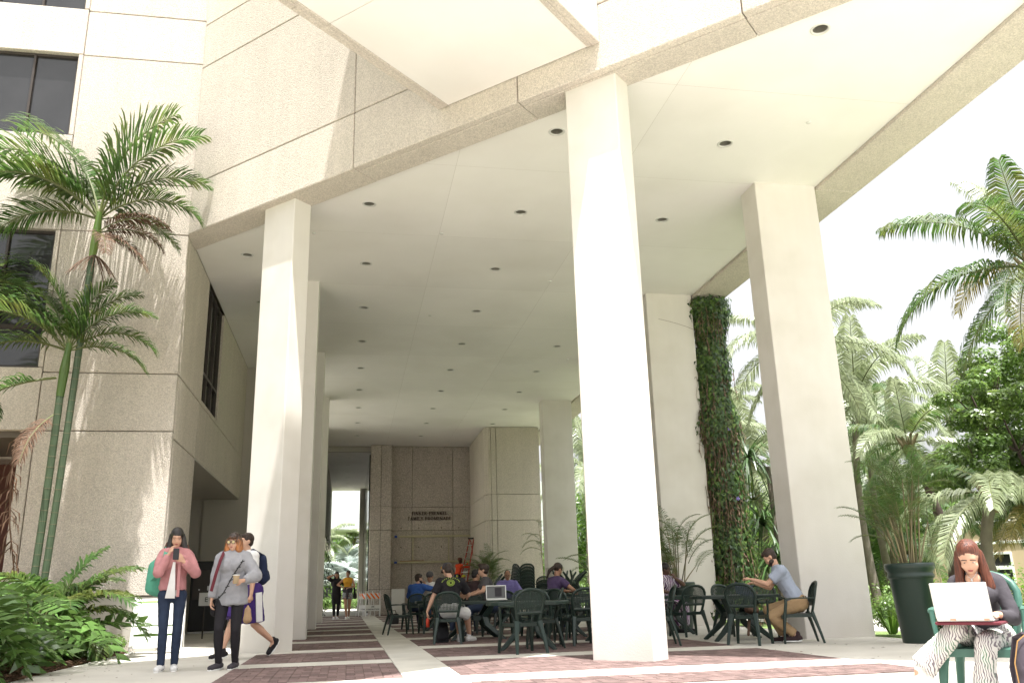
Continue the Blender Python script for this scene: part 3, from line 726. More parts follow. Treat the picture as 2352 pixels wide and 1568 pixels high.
def put_table(x,y,rz,label,z=0,flip=False,group='green resin tables',sc=1):
    c = table0 if not tu[0] else copies(table0, tk); tu[0] = True
    c.location = (x,y,z); c.rotation_euler = (PI if flip else 0,0,math.radians(rz)); c.scale = (sc,1,1); tag(c,label,'table',group)
    return c
D_ = 'green resin table '
put_table(2.78,13.95,-12,D_+'directly behind the nearest empty chair, with a crossed curved leg')
put_table(2.45,17.6,3,D_+'in front of the man in the black cap, with the open laptop', sc=1.25)
put_table(2.3,22.6,0,D_+'between the men in blue and maroon shirts')
put_table(4.1,17.3,0,D_+'on which the woman in purple rests her arm')
put_table(4.6,15.2,15,D_+'half hidden behind the sunlit column')
put_table(6.45,14.35,-8,D_+'where the bearded man reads', sc=1.15)
put_table(6.15,16.95,0,D_+'in front of the woman in the patterned blouse')
for i,(x,y,rz) in enumerate(((4.5,28.2,0),(6.9,27.6,10),(7.4,29.6,-12))):
    w = ('left of the chair stack','right of the ponytailed woman','farthest right')[i]
    put_table(x,y,rz,'upright green table under an upturned one, '+w,group='stored tables')
    put_table(x,y,rz+4,'upturned green table stored on another, '+w,z=1.45,flip=True,group='stored tables')
put_table(7.15,28.7,40,'upturned green table leaning across the other stored tables at the back',z=1.52,flip=True,group='stored tables')

# white crate-like bench silhouette
t = thing('slatted_bench','dark slatted bench back beside the stacked chairs','bench',(4.75,26.5,0),0)
for k in range(4): g = G(); g.bbox((0,-.02,.55+.1*k),(.5,.02,.6+.1*k),.006); g.ob('slat','green_plastic',t)
for x in (0,.5): g = G(); g.bbox((x-.025,-.03,0),(x+.025,.03,1.0),.006); g.ob('post','green_plastic',t)
g = G(); g.bbox((-.02,-.02,.4),(.52,.45,.45),.01); g.ob('seat','green_plastic',t)

# yellow caution tape between back piers
g = G(); rib(g,[(4.3,36.6,1.0),(5.6,36.4,.93),(6.8,36.3,.92),(7.4,33.0,.98)],.006,.09,side=(0,1,0))
tag(g.ob('caution_tape', mat('yellow',(.75,.6,.05),.5)),'yellow caution tape strung behind the stacked furniture','tape')

# barricades
def barricade(x,y,rz,label,proto=[None,None]):
    t = thing('barricade',label,'barricade',(x,y,0),math.radians(rz),'striped construction barricades')
    for z0,z1,st in ((.77,1.03,True),(.24,.5,False)):
        g = G(); g.bbox((-.36,-.02,z0),(.36,.02,z1),.006); b = g.ob('board','white',t)
        if st:
            for k in range(4):
                g = G(); x0 = -.36+.2*k; 
                P4 = [(x0,z1-.004),(x0+.1,z1-.004),(x0+.1+.2,z0+.004),(x0+.2,z0+.004)]
                P4 = [(min(.355,max(-.355,a)),b_) for a,b_ in P4]
                V = [Vector((a,-.024,b_)) for a,b_ in P4]+[Vector((a,-.019,b_)) for a,b_ in P4]
                g.add(V,[(0,1,2,3),(7,6,5,4),(0,4,5,1),(1,5,6,2),(2,6,7,3),(3,7,4,0)]); g.ob('stripe','orange',b)
        else:
            for txt,zz,s in (('LBS',.40,.09),('CONSTRUCTION',.29,.075)):
                cu = bpy.data.curves.new('lettering','FONT'); cu.body = txt; cu.size = s; cu.align_x = 'CENTER'; cu.extrude = .001; cu.offset=.002
                o = bpy.data.objects.new('lettering',cu); link(o,b); o.location = (0,-.023,zz); o.rotation_euler = (PI/2,0,0); cu.materials.append(M['black'])
    for s in (-1,1):
        for q in (-1,1):
            g = G(); rib(g,[(s*.32,q*.01+.01,1.12 if q<0 else .95),(s*.32,q*.2,0)],.035,.03); g.ob('leg','white',t)
    return t
barricade(1.12,42.0,3,'striped orange and white barricade, the right and nearer one by the pier')
barricade(.86,42.6,-38,'striped barricade turned sideways, behind and left of the nearer one')
barricade(.72,43.1,-55,'white barricade end sticking out farthest left of the set')
# white board leaning at pier
g = G(); g.bbox((0,0,0),(.62,.03,1.2),.008); o = g.ob('white_board','white'); o.location = (2.03,43.2,0); o.rotation_euler = (-.06,0,0); tag(o,'plain white board leaning against the foot of the sign wall','board')

# step ladder
lad = thing('step_ladder','tall red fibreglass step ladder standing open at the sign wall','ladder',(5.85,42.7,0),math.radians(38))
for s in (-1,1):
    g = G(); rib(g,[(s*.13,0,3.45),(s*.16+s*.1,-.0,0)] if False else [(-.02,s*.14,3.45),(-1.0,s*.3,0)],.07,.03,side=(1,0,0)); g.ob('front_rail','ladder_red',lad)
    g = G(); rib(g,[(.05,s*.14,3.4),(.95,s*.28,0)],.055,.03,side=(1,0,0)); g.ob('rear_rail','ladder_red',lad)
for k in range(10):
    f = (k+1)/11; g = G(); x = -.02-.98*(1-f); w = .14+.16*(1-f); g.bbox((x-.05,-w,3.45*f-.015),(x+.05,w,3.45*f+.015),.005); g.ob('step','steel',lad)
for k in range(4):
    f = (k+1)/5; g = G(); x = .05+.9*(1-f); w = .14+.14*(1-f); g.bbox((x-.02,-w,3.4*f-.015),(x+.02,w,3.4*f+.015),.004); g.ob('brace','steel',lad)
g = G(); g.bbox((-.12,-.17,3.43),(.12,.17,3.5),.015); g.ob('top_cap','black',lad)

# kiosk under the overhang
kk = thing('vending_kiosk','black metal kiosk standing in the recess under the overhang','kiosk',(-4.0,26.8,0),math.radians(8))
g = G(); g.bbox((-.42,-.35,.06),(.32,.35,1.95),.02); g.ob('cabinet','black',kk)
g = G(); g.bbox((-.36,-.372,.9),(.2,-.352,1.7),.006); g.ob('front_panel','frame',kk)
g = G(); g.bbox((.03,-.38,1.15),(.16,-.373,1.27),.002); g.bbox((-.2,-.38,1.15),(-.16,-.373,1.19),.002); g.ob('button','steel',kk)
g = G(); g.bbox((.33,-.3,.06),(.62,.3,1.9),.02); g.ob('side_cabinet','frame',kk)
g = G(); g.bbox((-.42,-.36,.0),(.62,.36,.055),.01); g.ob('base','steel',kk)
bx_ = thing('notice_box','small white notice plate on a post under the overhang','sign',(-3.42,22.6,0))
g = G(); g.bbox((-.1,-.012,.75),(.16,.0,1.05),.003); g.ob('plate','white',bx_)
g = G(); g.tube([(0.03,.02,0),(0.03,.02,.9)],.018,8); g.ob('post','frame',bx_)
g = G(); cu = bpy.data.curves.new('lettering','FONT'); cu.body = 'E'; cu.size = .16; cu.extrude = .001; o = bpy.data.objects.new('lettering',cu); link(o,bx_); o.location = (.03,-.014,.84); o.rotation_euler = (PI/2,0,0); cu.materials.append(M['black'])

# white wire stand with green banner (left, by the plants)
ws_ = thing('banner_stand','low white wire stand holding a white banner with pale green stripes','stand',(-3.3,17.0,0),math.radians(6))
g = G()
for s in (-1,1): g.tube([(s*.42,-.3,.02),(s*.42,.02,.95)],.011,6); g.tube([(s*.42,.3,.02),(s*.42,.02,.95)],.011,6); g.tube([(s*.42,-.3,.02),(s*.42,.3,.02)],.011,6)
g.tube([(-.42,-.3,.03),(.42,-.3,.03)],.011,6); g.tube([(-.42,-.22,.25),(.42,-.22,.25)],.008,6)
g.ob('wire_frame','white',ws_)
g = G(); rib(g,[(0,-.27,.1),(0,.01,.92)],.8,.006); bn = g.ob('banner','white',ws_)
for z,hh in ((.86,.03),(.30,.05),(.46,.02)):
    y = -.30+.335*z; g = G(); rib(g,[(-.38,y-.005,z),(-.12,y-.007,z+hh*.35),(.12,y-.005,z-hh*.2),(.38,y-.007,z+hh*.3)],.006,hh,side=(0,1,0)); g.ob('green_stripe',mat('pale_green',(.42,.62,.22),.6) if z==.86 else M['leaf_bright'],bn)

# big planters
def pot(name,label,x,y,h,r0,r1,rz=0,m='pot_green'):
    t = thing(name,label,'planter',(x,y,0),rz)
    k = h/1.08
    g = G(); g.lathe([(.0001,.0),(r0,.0),(r0+.01,.02),(r1*.92,h-.22*k),(r1*.95,h-.2*k)],28); g.ob('pot_body',m,t,smooth=True)
    g = G(); g.lathe([(r1*.92,h-.215*k),(r1*1.0,h-.2*k),(r1*1.01,h-.17*k),(r1*.97,h-.15*k),(r1*.97,h-.12*k),(r1*1.06,h-.08*k),(r1*1.08,h-.03*k),(r1*1.04,h),(r1*.93,h),(r1*.9,h-.1)],28); g.ob('rim',m,t,smooth=True)
    g = G(); g.lathe([(.0001,h-.07),(r1*.9,h-.08)],20); g.ob('soil','mulch',t)
    return t
pot('tall_planter','tall tapered dark green planter holding bamboo palm beside the wide shaded column',8.2,12.0,1.12,.23,.325)
pot('planter','dark planter pot behind the woman in the patterned blouse',6.95,18.3,.98,.25,.34)
pot('planter','dark planter half hidden behind chairs at the foot of the grooved pillar',5.75,37.4,.9,.25,.35)
pot('planter','distant planter hidden behind stored tables',7.9,35.5,.9,.25,.33)
g = G(); g.lathe([(.0001,0),(.3,0),(.34,.95),(.35,1.0),(.3,1.0),(.0001,.9)],20); o = g.ob('ribbed_bin','plaster'); o.location = (7.35,31.6,0); o.scale = (1,1,1.7); tag(o,'tall ribbed tan bin standing behind the stored tables','bin')

# ================================================================== VEGETATION
def frond_mesh(name, L, lift, droop, nl, ll, lw, m, seed, curl=.6, sparse=0, vee=.35, hang=.5):
    """feather frond: starts at origin, goes along +Y, rises by 'lift' degrees, droops"""
    r = random.Random(seed); g = G(); pts = []; a = math.radians(lift); p = Vector((0,0,0)); n = 14
    bend = r.uniform(-.15,.15)
    for i in range(n+1):
        pts.append(p.copy()); t = i/n
        a2 = a - math.radians(droop)*(t**1.25)
        p = p + Vector((bend*t, math.cos(a2), math.sin(a2)))*(L/n)
    g.tube(pts,[.022*L/2.5*(1-.85*i/n)+.003 for i in range(n+1)],4,m=1)
    for k in range(nl):
        t = .14+.86*(k+.5)/nl
        i = min(n-1,int(t*n)); f = t*n-i; b = pts[i].lerp(pts[i+1],f); d = (pts[i+1]-pts[i]).normalized()
        up = Vector((1,0,0)).cross(d)
        if up.z < 0 and d.y*0 == 0 and abs(d.z) < .99: pass
        ln = ll*(math.sin(PI*(.12+.80*t))**.7)*r.uniform(.88,1.08)
        fw = .35+.75*t
        for s in (-1,1):
            if r.random() < sparse: continue
            o = (Vector((s,0,0)) + d*fw + up*vee*r.uniform(.5,1.3)).normalized()
            o = (o + Vector((r.uniform(-.08,.08),r.uniform(-.08,.08),r.uniform(-.08,.08)))).normalized()
            w = d*(lw*.5)
            p1 = b+o*ln*.42; o2 = (o+Vector((0,0,-hang*.9))).normalized(); p2 = p1+o2*ln*.33; o3 = (o2+Vector((0,0,-hang*1.3))).normalized(); p3 = p2+o3*ln*.27
            g.add([b-w*.5,b+w*.5,p1+w,p1-w,p2+w*.75,p2-w*.75,p3],[(0,1,2,3),(3,2,4,5),(5,4,6)],0)
    return g.me(name,[m,'stem'])
def frond_set(L, nl, ll, lw, m, seed, name='frond', hang=.5, lifts=(80,62,45,28,10,-12,-35), droops=(45,70,85,90,85,60,40)):
    return [frond_mesh(name,L*(.92 if i in (0,6) else 1),lf,dr,nl,ll,lw,m,seed+i,hang=hang) for i,(lf,dr) in enumerate(zip(lifts,droops))]
COCO = frond_set(3.9,80,1.05,.05,'frond',11,hang=1.1)
COCOF = frond_set(3.9,64,1.05,.065,'frond_glare',31,hang=1.2)
YEL = frond_set(3.3,64,.95,.05,'frond_yellow',51,hang=1.2)
ARECA = frond_set(2.3,46,.52,.034,'frond',71,hang=.3)
def crown(t, sets, n, seed, sc=1.0, z=(0,0,0), idx=None, az0=0):
    r = random.Random(seed)
    for i in range(n):
        f = (i+.5)/n; k = idx[i] if idx else min(6,int(f*7))
        s = r.choice(sets)
        o = ob('frond', s[k], t, loc=z, rot=(r.uniform(-.08,.08),r.uniform(-.1,.1),az0+i*2.39996+r.uniform(-.2,.2)), scale=sc*r.uniform(.85,1.1))
def trunk_pts(b, c, bow=.3, n=10, seed=0):
    b = Vector(b); c = Vector(c); r = random.Random(seed); a = r.uniform(0,6.28)
    return [b.lerp(c,i/n)+Vector((math.cos(a),math.sin(a),0))*bow*math.sin(PI*i/n) for i in range(n+1)]
def palm(label, base, top, sets, n, seed, sc=1.0, r0=.17, r1=.11, tm='trunk', bow=.3, group='palms in the garden', idx=None, name='palm_tree'):
    t = thing(name,label,'palm',base,0,group)
    b = Vector(base); pts = [p-b for p in trunk_pts(base,top,bow,22,seed)]
    g = G(); rr = []
    for i,p in enumerate(pts): rr.append(r0+(r1-r0)*min(1,i/14)+(.012 if i%2 else 0)+(.05 if i == 0 else 0))
    g.tube(pts,rr,10); g.ob('trunk',tm,t,smooth=True)
    g = G(); zt = pts[-1]
    for k in range(7):
        a = k*.9; g.tube([zt+Vector((0,0,-.35)),zt+Vector((math.cos(a)*.14,math.sin(a)*.14,.0)),zt+Vector((math.cos(a)*.3,math.sin(a)*.3,.25))],[.09,.06,.03],5)
    g.ob('crown_shaft','cane',t)
    crown(t,sets,n,seed,sc,pts[-1],idx)
    return t
# left foreground double palm (stands in the bed before the building)
LP = thing('ringed_palm','tall slim palm with green ringed twin stems in front of the left building','palm',(-5.2,16.45,0))
rn0 = random.Random(8)
def ring_stem(b, c, r, n, nm='stem'):
    g = G(); P_ = trunk_pts(b,c,.05,n,3); g.tube(P_,[r*(1.25 if i==0 else 1) for i in range(n+1)],10)
    for i in range(1,n):
        d = (P_[i+1]-P_[i-1]).normalized(); g.tube([P_[i]-d*rn0.uniform(.004,.011),P_[i]+d*.006],r*1.05,10,m=1)
    return g.ob(nm,['ring_trunk','ring_mark'],LP)
ring_stem((.05,0,0),(.25,.0,7.2),.062,36); ring_stem((-.1,-.05,0),(.0,-.05,4.5),.066,24)
g = G(); g.tube([(.25,0,7.15),(.28,.0,7.6),(.29,0,8.1)],[.066,.085,.05],10); g.ob('crown_shaft','leaf',LP)
g = G(); g.tube([(0,-.05,4.45),(.02,-.05,4.95),(.05,-.05,5.45)],[.07,.085,.045],10); g.ob('crown_shaft','leaf',LP)
# fronds of the tall stem: (azimuth towards x right=-90?, variant, scale) placed by direction
LF = frond_set(2.75,60,.86,.050,'frond',91,hang=.38,lifts=(86,76,64,46,20,-15,-40),droops=(50,68,88,100,85,60,35))
def fro(t, z, az, k, sc, st=LF, tilt=0, nm='frond'):
    return ob(nm, st[k], t, loc=z, rot=(0,tilt,math.radians(az)), scale=sc)
zt = (.29,0,7.95)
for az,k,sc in ((-80,0,1.15),(-92,1,1.0),(-78,2,.85),(75,1,1.1),(92,2,1.12),(104,3,1.1),(60,2,.95),(-85,3,.75),(-72,4,.6),(84,4,.9),(112,3,.95)): fro(LP,zt,az,k,sc)
DEADF = frond_set(1.5,44,.42,.03,'frond_dead',131,hang=.6)
for az,k,sc in ((-150,5,.8),(-100,5,.9),(-60,4,.7),(-80,3,.9),(-88,2,.95)): fro(LP,(.29,-.1,7.6),az,k,sc,DEADF,nm='dead_frond')
zt = (.05,-.05,5.3)
for az,k,sc in ((-88,2,.62),(-76,3,.6),(-80,1,.62),(-95,0,.6),(75,1,.7),(90,2,.8),(110,3,.9),(95,4,.8),(-84,4,.55),(100,0,.7)): fro(LP,zt,az,k,sc)
for x in (-.03,):
    fro(LP,(-.1,-.05,4.8),120,5,.9); fro(LP,(-.05,-.12,4.1),160,6,.9,DEADF,nm='dead_frond')
g = G(); rn = random.Random(5)    # fruit stalks
for k in range(50):
    a = rn.uniform(0,6.28); L = rn.uniform(.25,.55); p = Vector((.31,-.05,7.2)); pts = [p]
    for i in range(4): p = p+Vector((math.cos(a)*.09,math.sin(a)*.09-.02,-.09+.03*(1-i)))*L*2.4; pts.append(p)
    g.tube(pts,.006,3)
g.ob('fruit_stalk','frond_dead',LP,kind='stuff')
# long hanging dead frond from the low stem
g = G(); pts = [Vector((-.1,-.12,4.0)),Vector((-.5,-.2,3.75)),Vector((-.58,-.22,3.1)),Vector((-.5,-.2,2.2)),Vector((-.3,-.15,1.2)),Vector((-.2,-.15,.5))]; g.tube(pts,[.03,.025,.018,.014,.01,.006],5)
for k in range(80):
    f = rn.uniform(.15,1)*5; i = min(4,int(f)); p = pts[i].lerp(pts[i+1],f-i); a = rn.uniform(-1,1)
    e = p+Vector((a*.22,rn.uniform(-.1,.05),-rn.uniform(.15,.45))); w = Vector((.012,.004,0)); q_ = p.lerp(e,.5)+Vector((a*.07,0,.05))
    g.add([p-w*.5,p+w*.5,q_+w,q_-w,e],[(0,1,2,3),(3,2,4)])
g.ob('dead_frond','frond_dead',LP)
LP2 = thing('ringed_palm','palm reaching in from beyond the left picture edge, close to the windows','palm',(-7.9,16.5,0))
g = G(); g.tube([(0,0,0),(.1,0,3.2),(.1,0,6.2)],[.09,.08,.07],10); g.ob('stem','ring_trunk',LP2)
for i in range(8): fro(LP2,(.1,0,6.2),(20,60,90,-60,-80,120,150,-30)[i],(0,1,2,3,4)[i%5],.95)
# young palm shoots at the foot
SP = thing('young_palm','young bushy palm at the foot of the ringed palm by the wall','palm',(-4.75,16.1,0))
SF = frond_set(1.5,44,.5,.045,'frond',151,hang=.45)
for az,k,sc in ((-80,1,1.1),(-60,0,1.0),(-110,2,1.1),(-40,1,.9),(80,2,1.2),(100,3,1.1),(60,1,1.0),(180,2,.9),(150,1,1.0),(-150,2,1.0),(10,1,.8),(-95,3,1.1),(120,4,1.1),(-130,4,1)): fro(SP,(0,-.1,.55),az,k,sc,SF)

# leaves for shrubs -------------------------------------------------
def philo_leaf(seed, L=.5, lobes=5):
    r = random.Random(seed); V = []; F = []; g = G()
    mid = [Vector((0,L*t,-.22*L*t*t)) for t in [i/8 for i in range(9)]]
    for s in (-1,1):
        for k in range(lobes):
            t0 = k/lobes; t1 = (k+.72)/lobes; tm = (t0+t1)/2
            ln = L*.5*math.sin(PI*(.2+.72*tm))**.8*r.uniform(.85,1.1)
            b0 = Vector((0,L*t0,-.22*L*t0*t0)); b1 = Vector((0,L*t1,-.22*L*t1*t1))
            d = Vector((s*1.0,.28+.5*tm,.12)).normalized(); dd = Vector((s,.3+.6*tm,-.35)).normalized()
            m0 = b0+d*ln*.6; m1 = b1+d*ln*.6; e = (b0+b1)/2+d*ln*.6+dd*ln*.5
            e0 = m0.lerp(e,.6); e1 = m1.lerp(e,.6)
            g.add([b0,b1,m1,m0,e1,e0,e] if s>0 else [b1,b0,m0,m1,e0,e1,e],[(0,1,2,3),(3,2,4,5),(5,4,6)])
    g.add([Vector((0,L*.93,-.2*L)),Vector((.04*L,L*.9,-.2*L)),Vector((0,L*1.12,-.3*L)),Vector((-.04*L,L*.9,-.2*L))],[(0,1,2,3)])
    return g.me('leaf','philo')
PLm = [philo_leaf(200+i) for i in range(4)]
def philodendron(label, x, y, n, rad, h, seed, group='split-leaf philodendrons in the bed', sc=1.35, vec=None):
    r = random.Random(seed); t = thing('split_leaf_plant',label,'shrub',(x,y,0),0,group)
    gs = G()
    for i in range(n):
        a = r.uniform(0,2*PI); d = rad*r.uniform(.15,1); z = h*r.uniform(.35,1)*(1-.35*d/rad)
        p = Vector((math.cos(a)*d,math.sin(a)*d,z)); base = Vector((p.x*.15,p.y*.15,.05))
        gs.tube([base,base.lerp(p,.5)+Vector((0,0,h*.12)),p],[.012,.009,.006],4)
        rot = Matrix.Rotation(a-PI/2+r.uniform(-.5,.5),4,'Z') @ Matrix.Rotation(r.uniform(-.75,.25),4,'X') @ Matrix.Rotation(r.uniform(-.4,.4),4,'Y')
        o = ob('leaf', r.choice(PLm), t, loc=p, rot=rot.to_euler(), scale=sc*r.uniform(.7,1.25))
    gs.ob('leaf_stalk','stem',t,kind='stuff')
    return t
philodendron('large split-leaf philodendron filling the bottom left corner',-4.9,12.9,60,.9,1.3,1)
philodendron('split-leaf philodendron with sunlit leaves beneath the ringed palm',-4.6,14.6,44,.75,1.35,2)
philodendron('split-leaf philodendron at the left picture edge, against the wall',-5.9,14.8,50,.9,1.7,3)
philodendron('low split-leaf philodendron farthest left at the front of the bed',-4.6,11.3,30,.6,.95,4)
philodendron('small split-leaf philodendron on a bare stem nearest the wall foot',-4.35,15.7,20,.4,1.05,5)
# large dark leaves hanging in from the left edge
FP = thing('fan_leaf_palm','dark leafed tree reaching in from the left picture edge','palm',(-5.45,11.7,0))
g = G(); g.tube([(0,0,0),(-.05,0,1.5),(.02,.05,3.3)],[.07,.06,.05],8); g.ob('trunk','trunk_dark',FP)
FF = frond_set(1.25,26,.55,.075,'leaf_dark',171,hang=.5)
for i in range(16): fro(FP,(0,0,2.2+1.2*(i%4)/3),i*41,(1,2,3,4,5)[i%5],.85 if i%2 else 1.0,FF)

def leaf_cloud(g, c, r, n, s, rr, m=0, up=.4, asp=.45):
    """n leaf quads spread on the shell of an ellipsoid"""
    for _ in range(n):
        d = Vector((rr.gauss(0,1),rr.gauss(0,1),rr.gauss(0,1))).normalized(); k = rr.uniform(.35,1)**.5
        p = Vector(c)+Vector((d.x*r[0],d.y*r[1],d.z*r[2]))*k
        nrm = (d+Vector((rr.uniform(-.7,.7),rr.uniform(-.7,.7),rr.uniform(-.3,.9)+up))).normalized()
        a = nrm.cross(Vector((rr.uniform(-1,1),rr.uniform(-1,1),rr.uniform(-1,1)))).normalized(); b = nrm.cross(a)
        q = s*rr.uniform(.7,1.3); a *= q*.5; b *= q*asp*.5
        g.add([p-a,p+b,p+a,p-b],[(0,1,2,3)],m)
def shrub(name,label,cat,x,y,z,r,n,s,m,seed,group=None,kind=None,stemm='trunk_dark',lumps=7):
    rr = random.Random(seed); t = thing(name,label,cat,(x,y,0),0,group)
    g = G()
    for k in range(lumps):
        a = rr.uniform(0,6.28); d = rr.uniform(0,.6)
        leaf_cloud(g,(math.cos(a)*d*r[0],math.sin(a)*d*r[1],z+rr.uniform(-.35,.4)*r[2]),(r[0]*.55,r[1]*.55,r[2]*.6),n//lumps,s,rr)
    g.ob('foliage',m,t)
    g = G()
    for k in range(5):
        a = k*1.26; g.tube([(math.cos(a)*.04,math.sin(a)*.04,0),(math.cos(a)*r[0]*.3,math.sin(a)*r[1]*.3,z)],[.02,.008],5)
    g.ob('stem',stemm,t)
    return t
# ground cover and mulch in the bed
rr = random.Random(9); g = G()
for _ in range(9000):
    x = rr.uniform(-6.6,-4.0); y = rr.uniform(11.0,17.4); 
    if x > -4.25+ (0 if y < 15.2 else .15): continue
    z = rr.uniform(.02,.34)*(.6+.4*math.sin(x*3+y*2)); a = rr.uniform(0,6.28); s = rr.uniform(.02,.04)
    d = Vector((math.cos(a),math.sin(a),rr.uniform(-.2,.9))).normalized(); b = d.cross(Vector((0,0,1))).normalized()
    p = Vector((x,y,z)); g.add([p,p+d*s+b*s*.45,p+d*s*2.2,p+d*s-b*s*.45],[(0,1,2,3)])
o = g.ob('ground_cover','leaf'); o['kind'] = 'stuff'; tag(o,'low leafy ground cover along the front of the planting bed','ground cover')
for i,(x,y) in enumerate(((-3.98,16.2),(-3.95,16.95),(-4.3,16.6))):
    shrub('small_shrub','small light green shrub at the corner of the bed, %s' % ('nearest the banner stand' if i==1 else 'front one' if i==0 else 'one by the wall'),'shrub',x,y,.2,(.24,.24,.2),420,.05,'leaf_bright',20+i,'light green shrubs at the wall corner')
g = G()
for _ in range(5200):
    x = rr.uniform(-5.2,-3.87); y = rr.uniform(10.6,17.5); L = rr.uniform(.015,.06); w = rr.uniform(.006,.016); a = rr.uniform(0,PI); z = rr.uniform(-.005,.035)*(1 if x < -3.95 else .4)
    c, s = math.cos(a), math.sin(a); tz = rr.uniform(-.015,.015)
    P4 = [(-L,-w),(L,-w),(L,w),(-L,w)]
    V = [(x+c*p-s*q_,y+s*p+c*q_,z+(tz if p>0 else 0)) for p,q_ in P4]; V2 = [(v[0],v[1],v[2]+.008) for v in V]
    g.add(V2+V,[(0,1,2,3),(4,5,1,0),(5,6,2,1)])
o = g.ob('mulch_chips','mulch'); o['kind'] = 'stuff'; tag(o,'brown shredded bark mulch along the path edge','mulch')

g = G()
for _ in range(150):
    if rr.random() < .6: x = rr.uniform(-3.8,-1.6); y = rr.uniform(10.5,17.2); x = -3.8+(x+3.8)*rr.random()
    else: x = rr.uniform(5.8,8.6); y = rr.uniform(9.5,19)
    a = rr.uniform(0,6.28); s = rr.uniform(.012,.035); d = Vector((math.cos(a),math.sin(a),0)); b = Vector((-d.y,d.x,.3))
    p = Vector((x,y,.006)); g.add([p-d*s,p+b*s*.5,p+d*s,p-b*s*.2+Vector((0,0,.004))],[(0,1,2,3)])
o = g.ob('leaf_litter','frond_dead'); o['kind'] = 'stuff'; tag(o,'scattered dry leaf bits on the concrete paving','litter')
# vine on the column ------------------------------------------------
vn = thing('climbing_vine','dense dark green vine with brown stems hanging beside the tall white column','vine',(8.6,20.1,0))
rr = random.Random(4)
g = G(); g2 = G(); fl = []
def vine_pt(outer=True):
    z = rr.uniform(.2,8.1); w = .47+.06*math.sin(z*1.7)+.06*math.sin(z*4.1+1)+(.14 if z<1.0 else 0)+0
    c = .47+.05*math.sin(z*.9)+(8-z)*.012
    an = rr.uniform(0,2*PI); k = rr.uniform(.65,1.06)+rr.choice((0,0,0,.2*rr.random()))
    return Vector((c+math.cos(an)*w*k, .12+math.sin(an)*w*k*.75, z))
for _ in range(19000):
    p = vine_pt(); s = rr.uniform(.06,.13); nrm = Vector(((p.x-.5)*2.4+rr.uniform(-.5,.5),(p.y-.12)*2.6-.3+rr.uniform(-.4,.4),rr.uniform(-.1,.9))).normalized()
    a = nrm.cross(Vector((rr.uniform(-.5,.5),0,1))).normalized(); b = a.cross(nrm); 
    # heart-shaped leaf
    g.add([p,p+a*s*.5+b*s*.15,p-b*s*.9+nrm*(-s*.2),p-a*s*.5+b*s*.15],[(0,3,2,1)],0 if rr.random()<.6 else 1)
g.ob('foliage',['leaf_dark','leaf'],vn,kind='stuff')
for _ in range(2100):
    p = vine_pt(); p.x -= .05
    if p.y > .2: continue
    if p.z > 5.6 and rr.random() < .65: continue
    L = rr.uniform(.2,.9); pts = [p]
    for i in range(3): p = p+Vector((rr.uniform(-.05,.05),rr.uniform(-.03,.03),-L/3)); p.z = max(.05,p.z); pts.append(p)
    if pts[-1].z > .1: g2.tube(pts,rr.uniform(.003,.009),3,cap=False)
    if rr.random() < .6:
        for q in pts[1:3]:
            e = q+Vector((rr.uniform(-.06,.06),-.04,-rr.uniform(.06,.14))); w = Vector((.02,.01,0)); g2.add([q,q.lerp(e,.5)+w,e,q.lerp(e,.5)-w],[(0,1,2,3)])
g2.ob('dry_stem','dead_stem',vn,kind='stuff')
for z,x in ((4.6,.55),(2.9,.6)):
    h = G()
    for k in range(5):
        a = k*2*PI/5; h.add([(0,0,0),(.035*math.cos(a-.5),-.02,.035*math.sin(a-.5)),(.055*math.cos(a),-.01,.055*math.sin(a)),(.035*math.cos(a+.5),-.02,.035*math.sin(a+.5))],[(0,1,2,3)])
    o = h.ob('flower','purple',vn); o.location = (x,-.33,z)
g = G(); 
for k in range(2):
    g = G(); z0 = 7.2-k*3.1; pts = [Vector((.05,-.03,z0))]
    for i in range(5): pts.append(pts[-1]+Vector((-.12-.04*i if k%2==0 else -.05,0,.06-.02*i*k/2)))
    g.tube(pts,.005,3); g.ob('tendril','dead_stem',vn)

def bamboo_palm(name,label,x,y,z,n,L,seed,spread=.5,st=ARECA,hcane=.9,sc=.6,lf=(0,1,1,2,2,3)):
    r = random.Random(seed); t = thing(name,label,'potted palm',(x,y,z)); g = G()
    for i in range(n):
        a = r.uniform(0,2*PI); d = r.uniform(.02,.16); h = hcane*r.uniform(.35,1.15); lean = spread*r.uniform(.1,.6)
        b = Vector((math.cos(a)*d,math.sin(a)*d,0)); tp = b+Vector((math.cos(a)*lean,math.sin(a)*lean,h))
        g.tube([b,b.lerp(tp,.5)+Vector((0,0,h*.04)),tp],[.014,.012,.008],5)
        for k in range(r.choice((2,3,4))):
            ob('frond', st[r.choice(lf)], t, loc=tp-Vector((0,0,.12*k*hcane)), rot=(0,0,a-PI/2+r.uniform(-1.6,1.6)), scale=sc*L*r.uniform(.7,1.15))
    g.ob('canes','cane',t); return t
THIN = frond_set(1.6,30,.36,.02,'frond',301,hang=.45)
bamboo_palm('bamboo_palm','tall feathery bamboo palm growing from the tall planter by the wide column',8.2,12.0,1.05,26,1.0,3,.45,THIN,1.25,.42,(0,0,1,1,2))
bamboo_palm('bamboo_palm','airy potted palm in front of the vine column, behind the woman in the patterned blouse',6.95,18.3,.92,17,1.0,4,.55,THIN,1.0,.55)
bamboo_palm('bamboo_palm','dense potted palm standing before the grooved pillar near the ladder',5.75,37.4,.85,20,1.0,5,.45,THIN,1.2,.6)
bamboo_palm('bamboo_palm','tall sparse potted palm before the distant pale column',7.8,35.3,.85,6,1.0,6,.8,THIN,2.4,.6,(1,2,3))
bamboo_palm('bamboo_palm','leafy palm clump peeking out left of the sunlit column',8.9,30.5,.3,10,1.2,7,.7,THIN,1.6,.8)
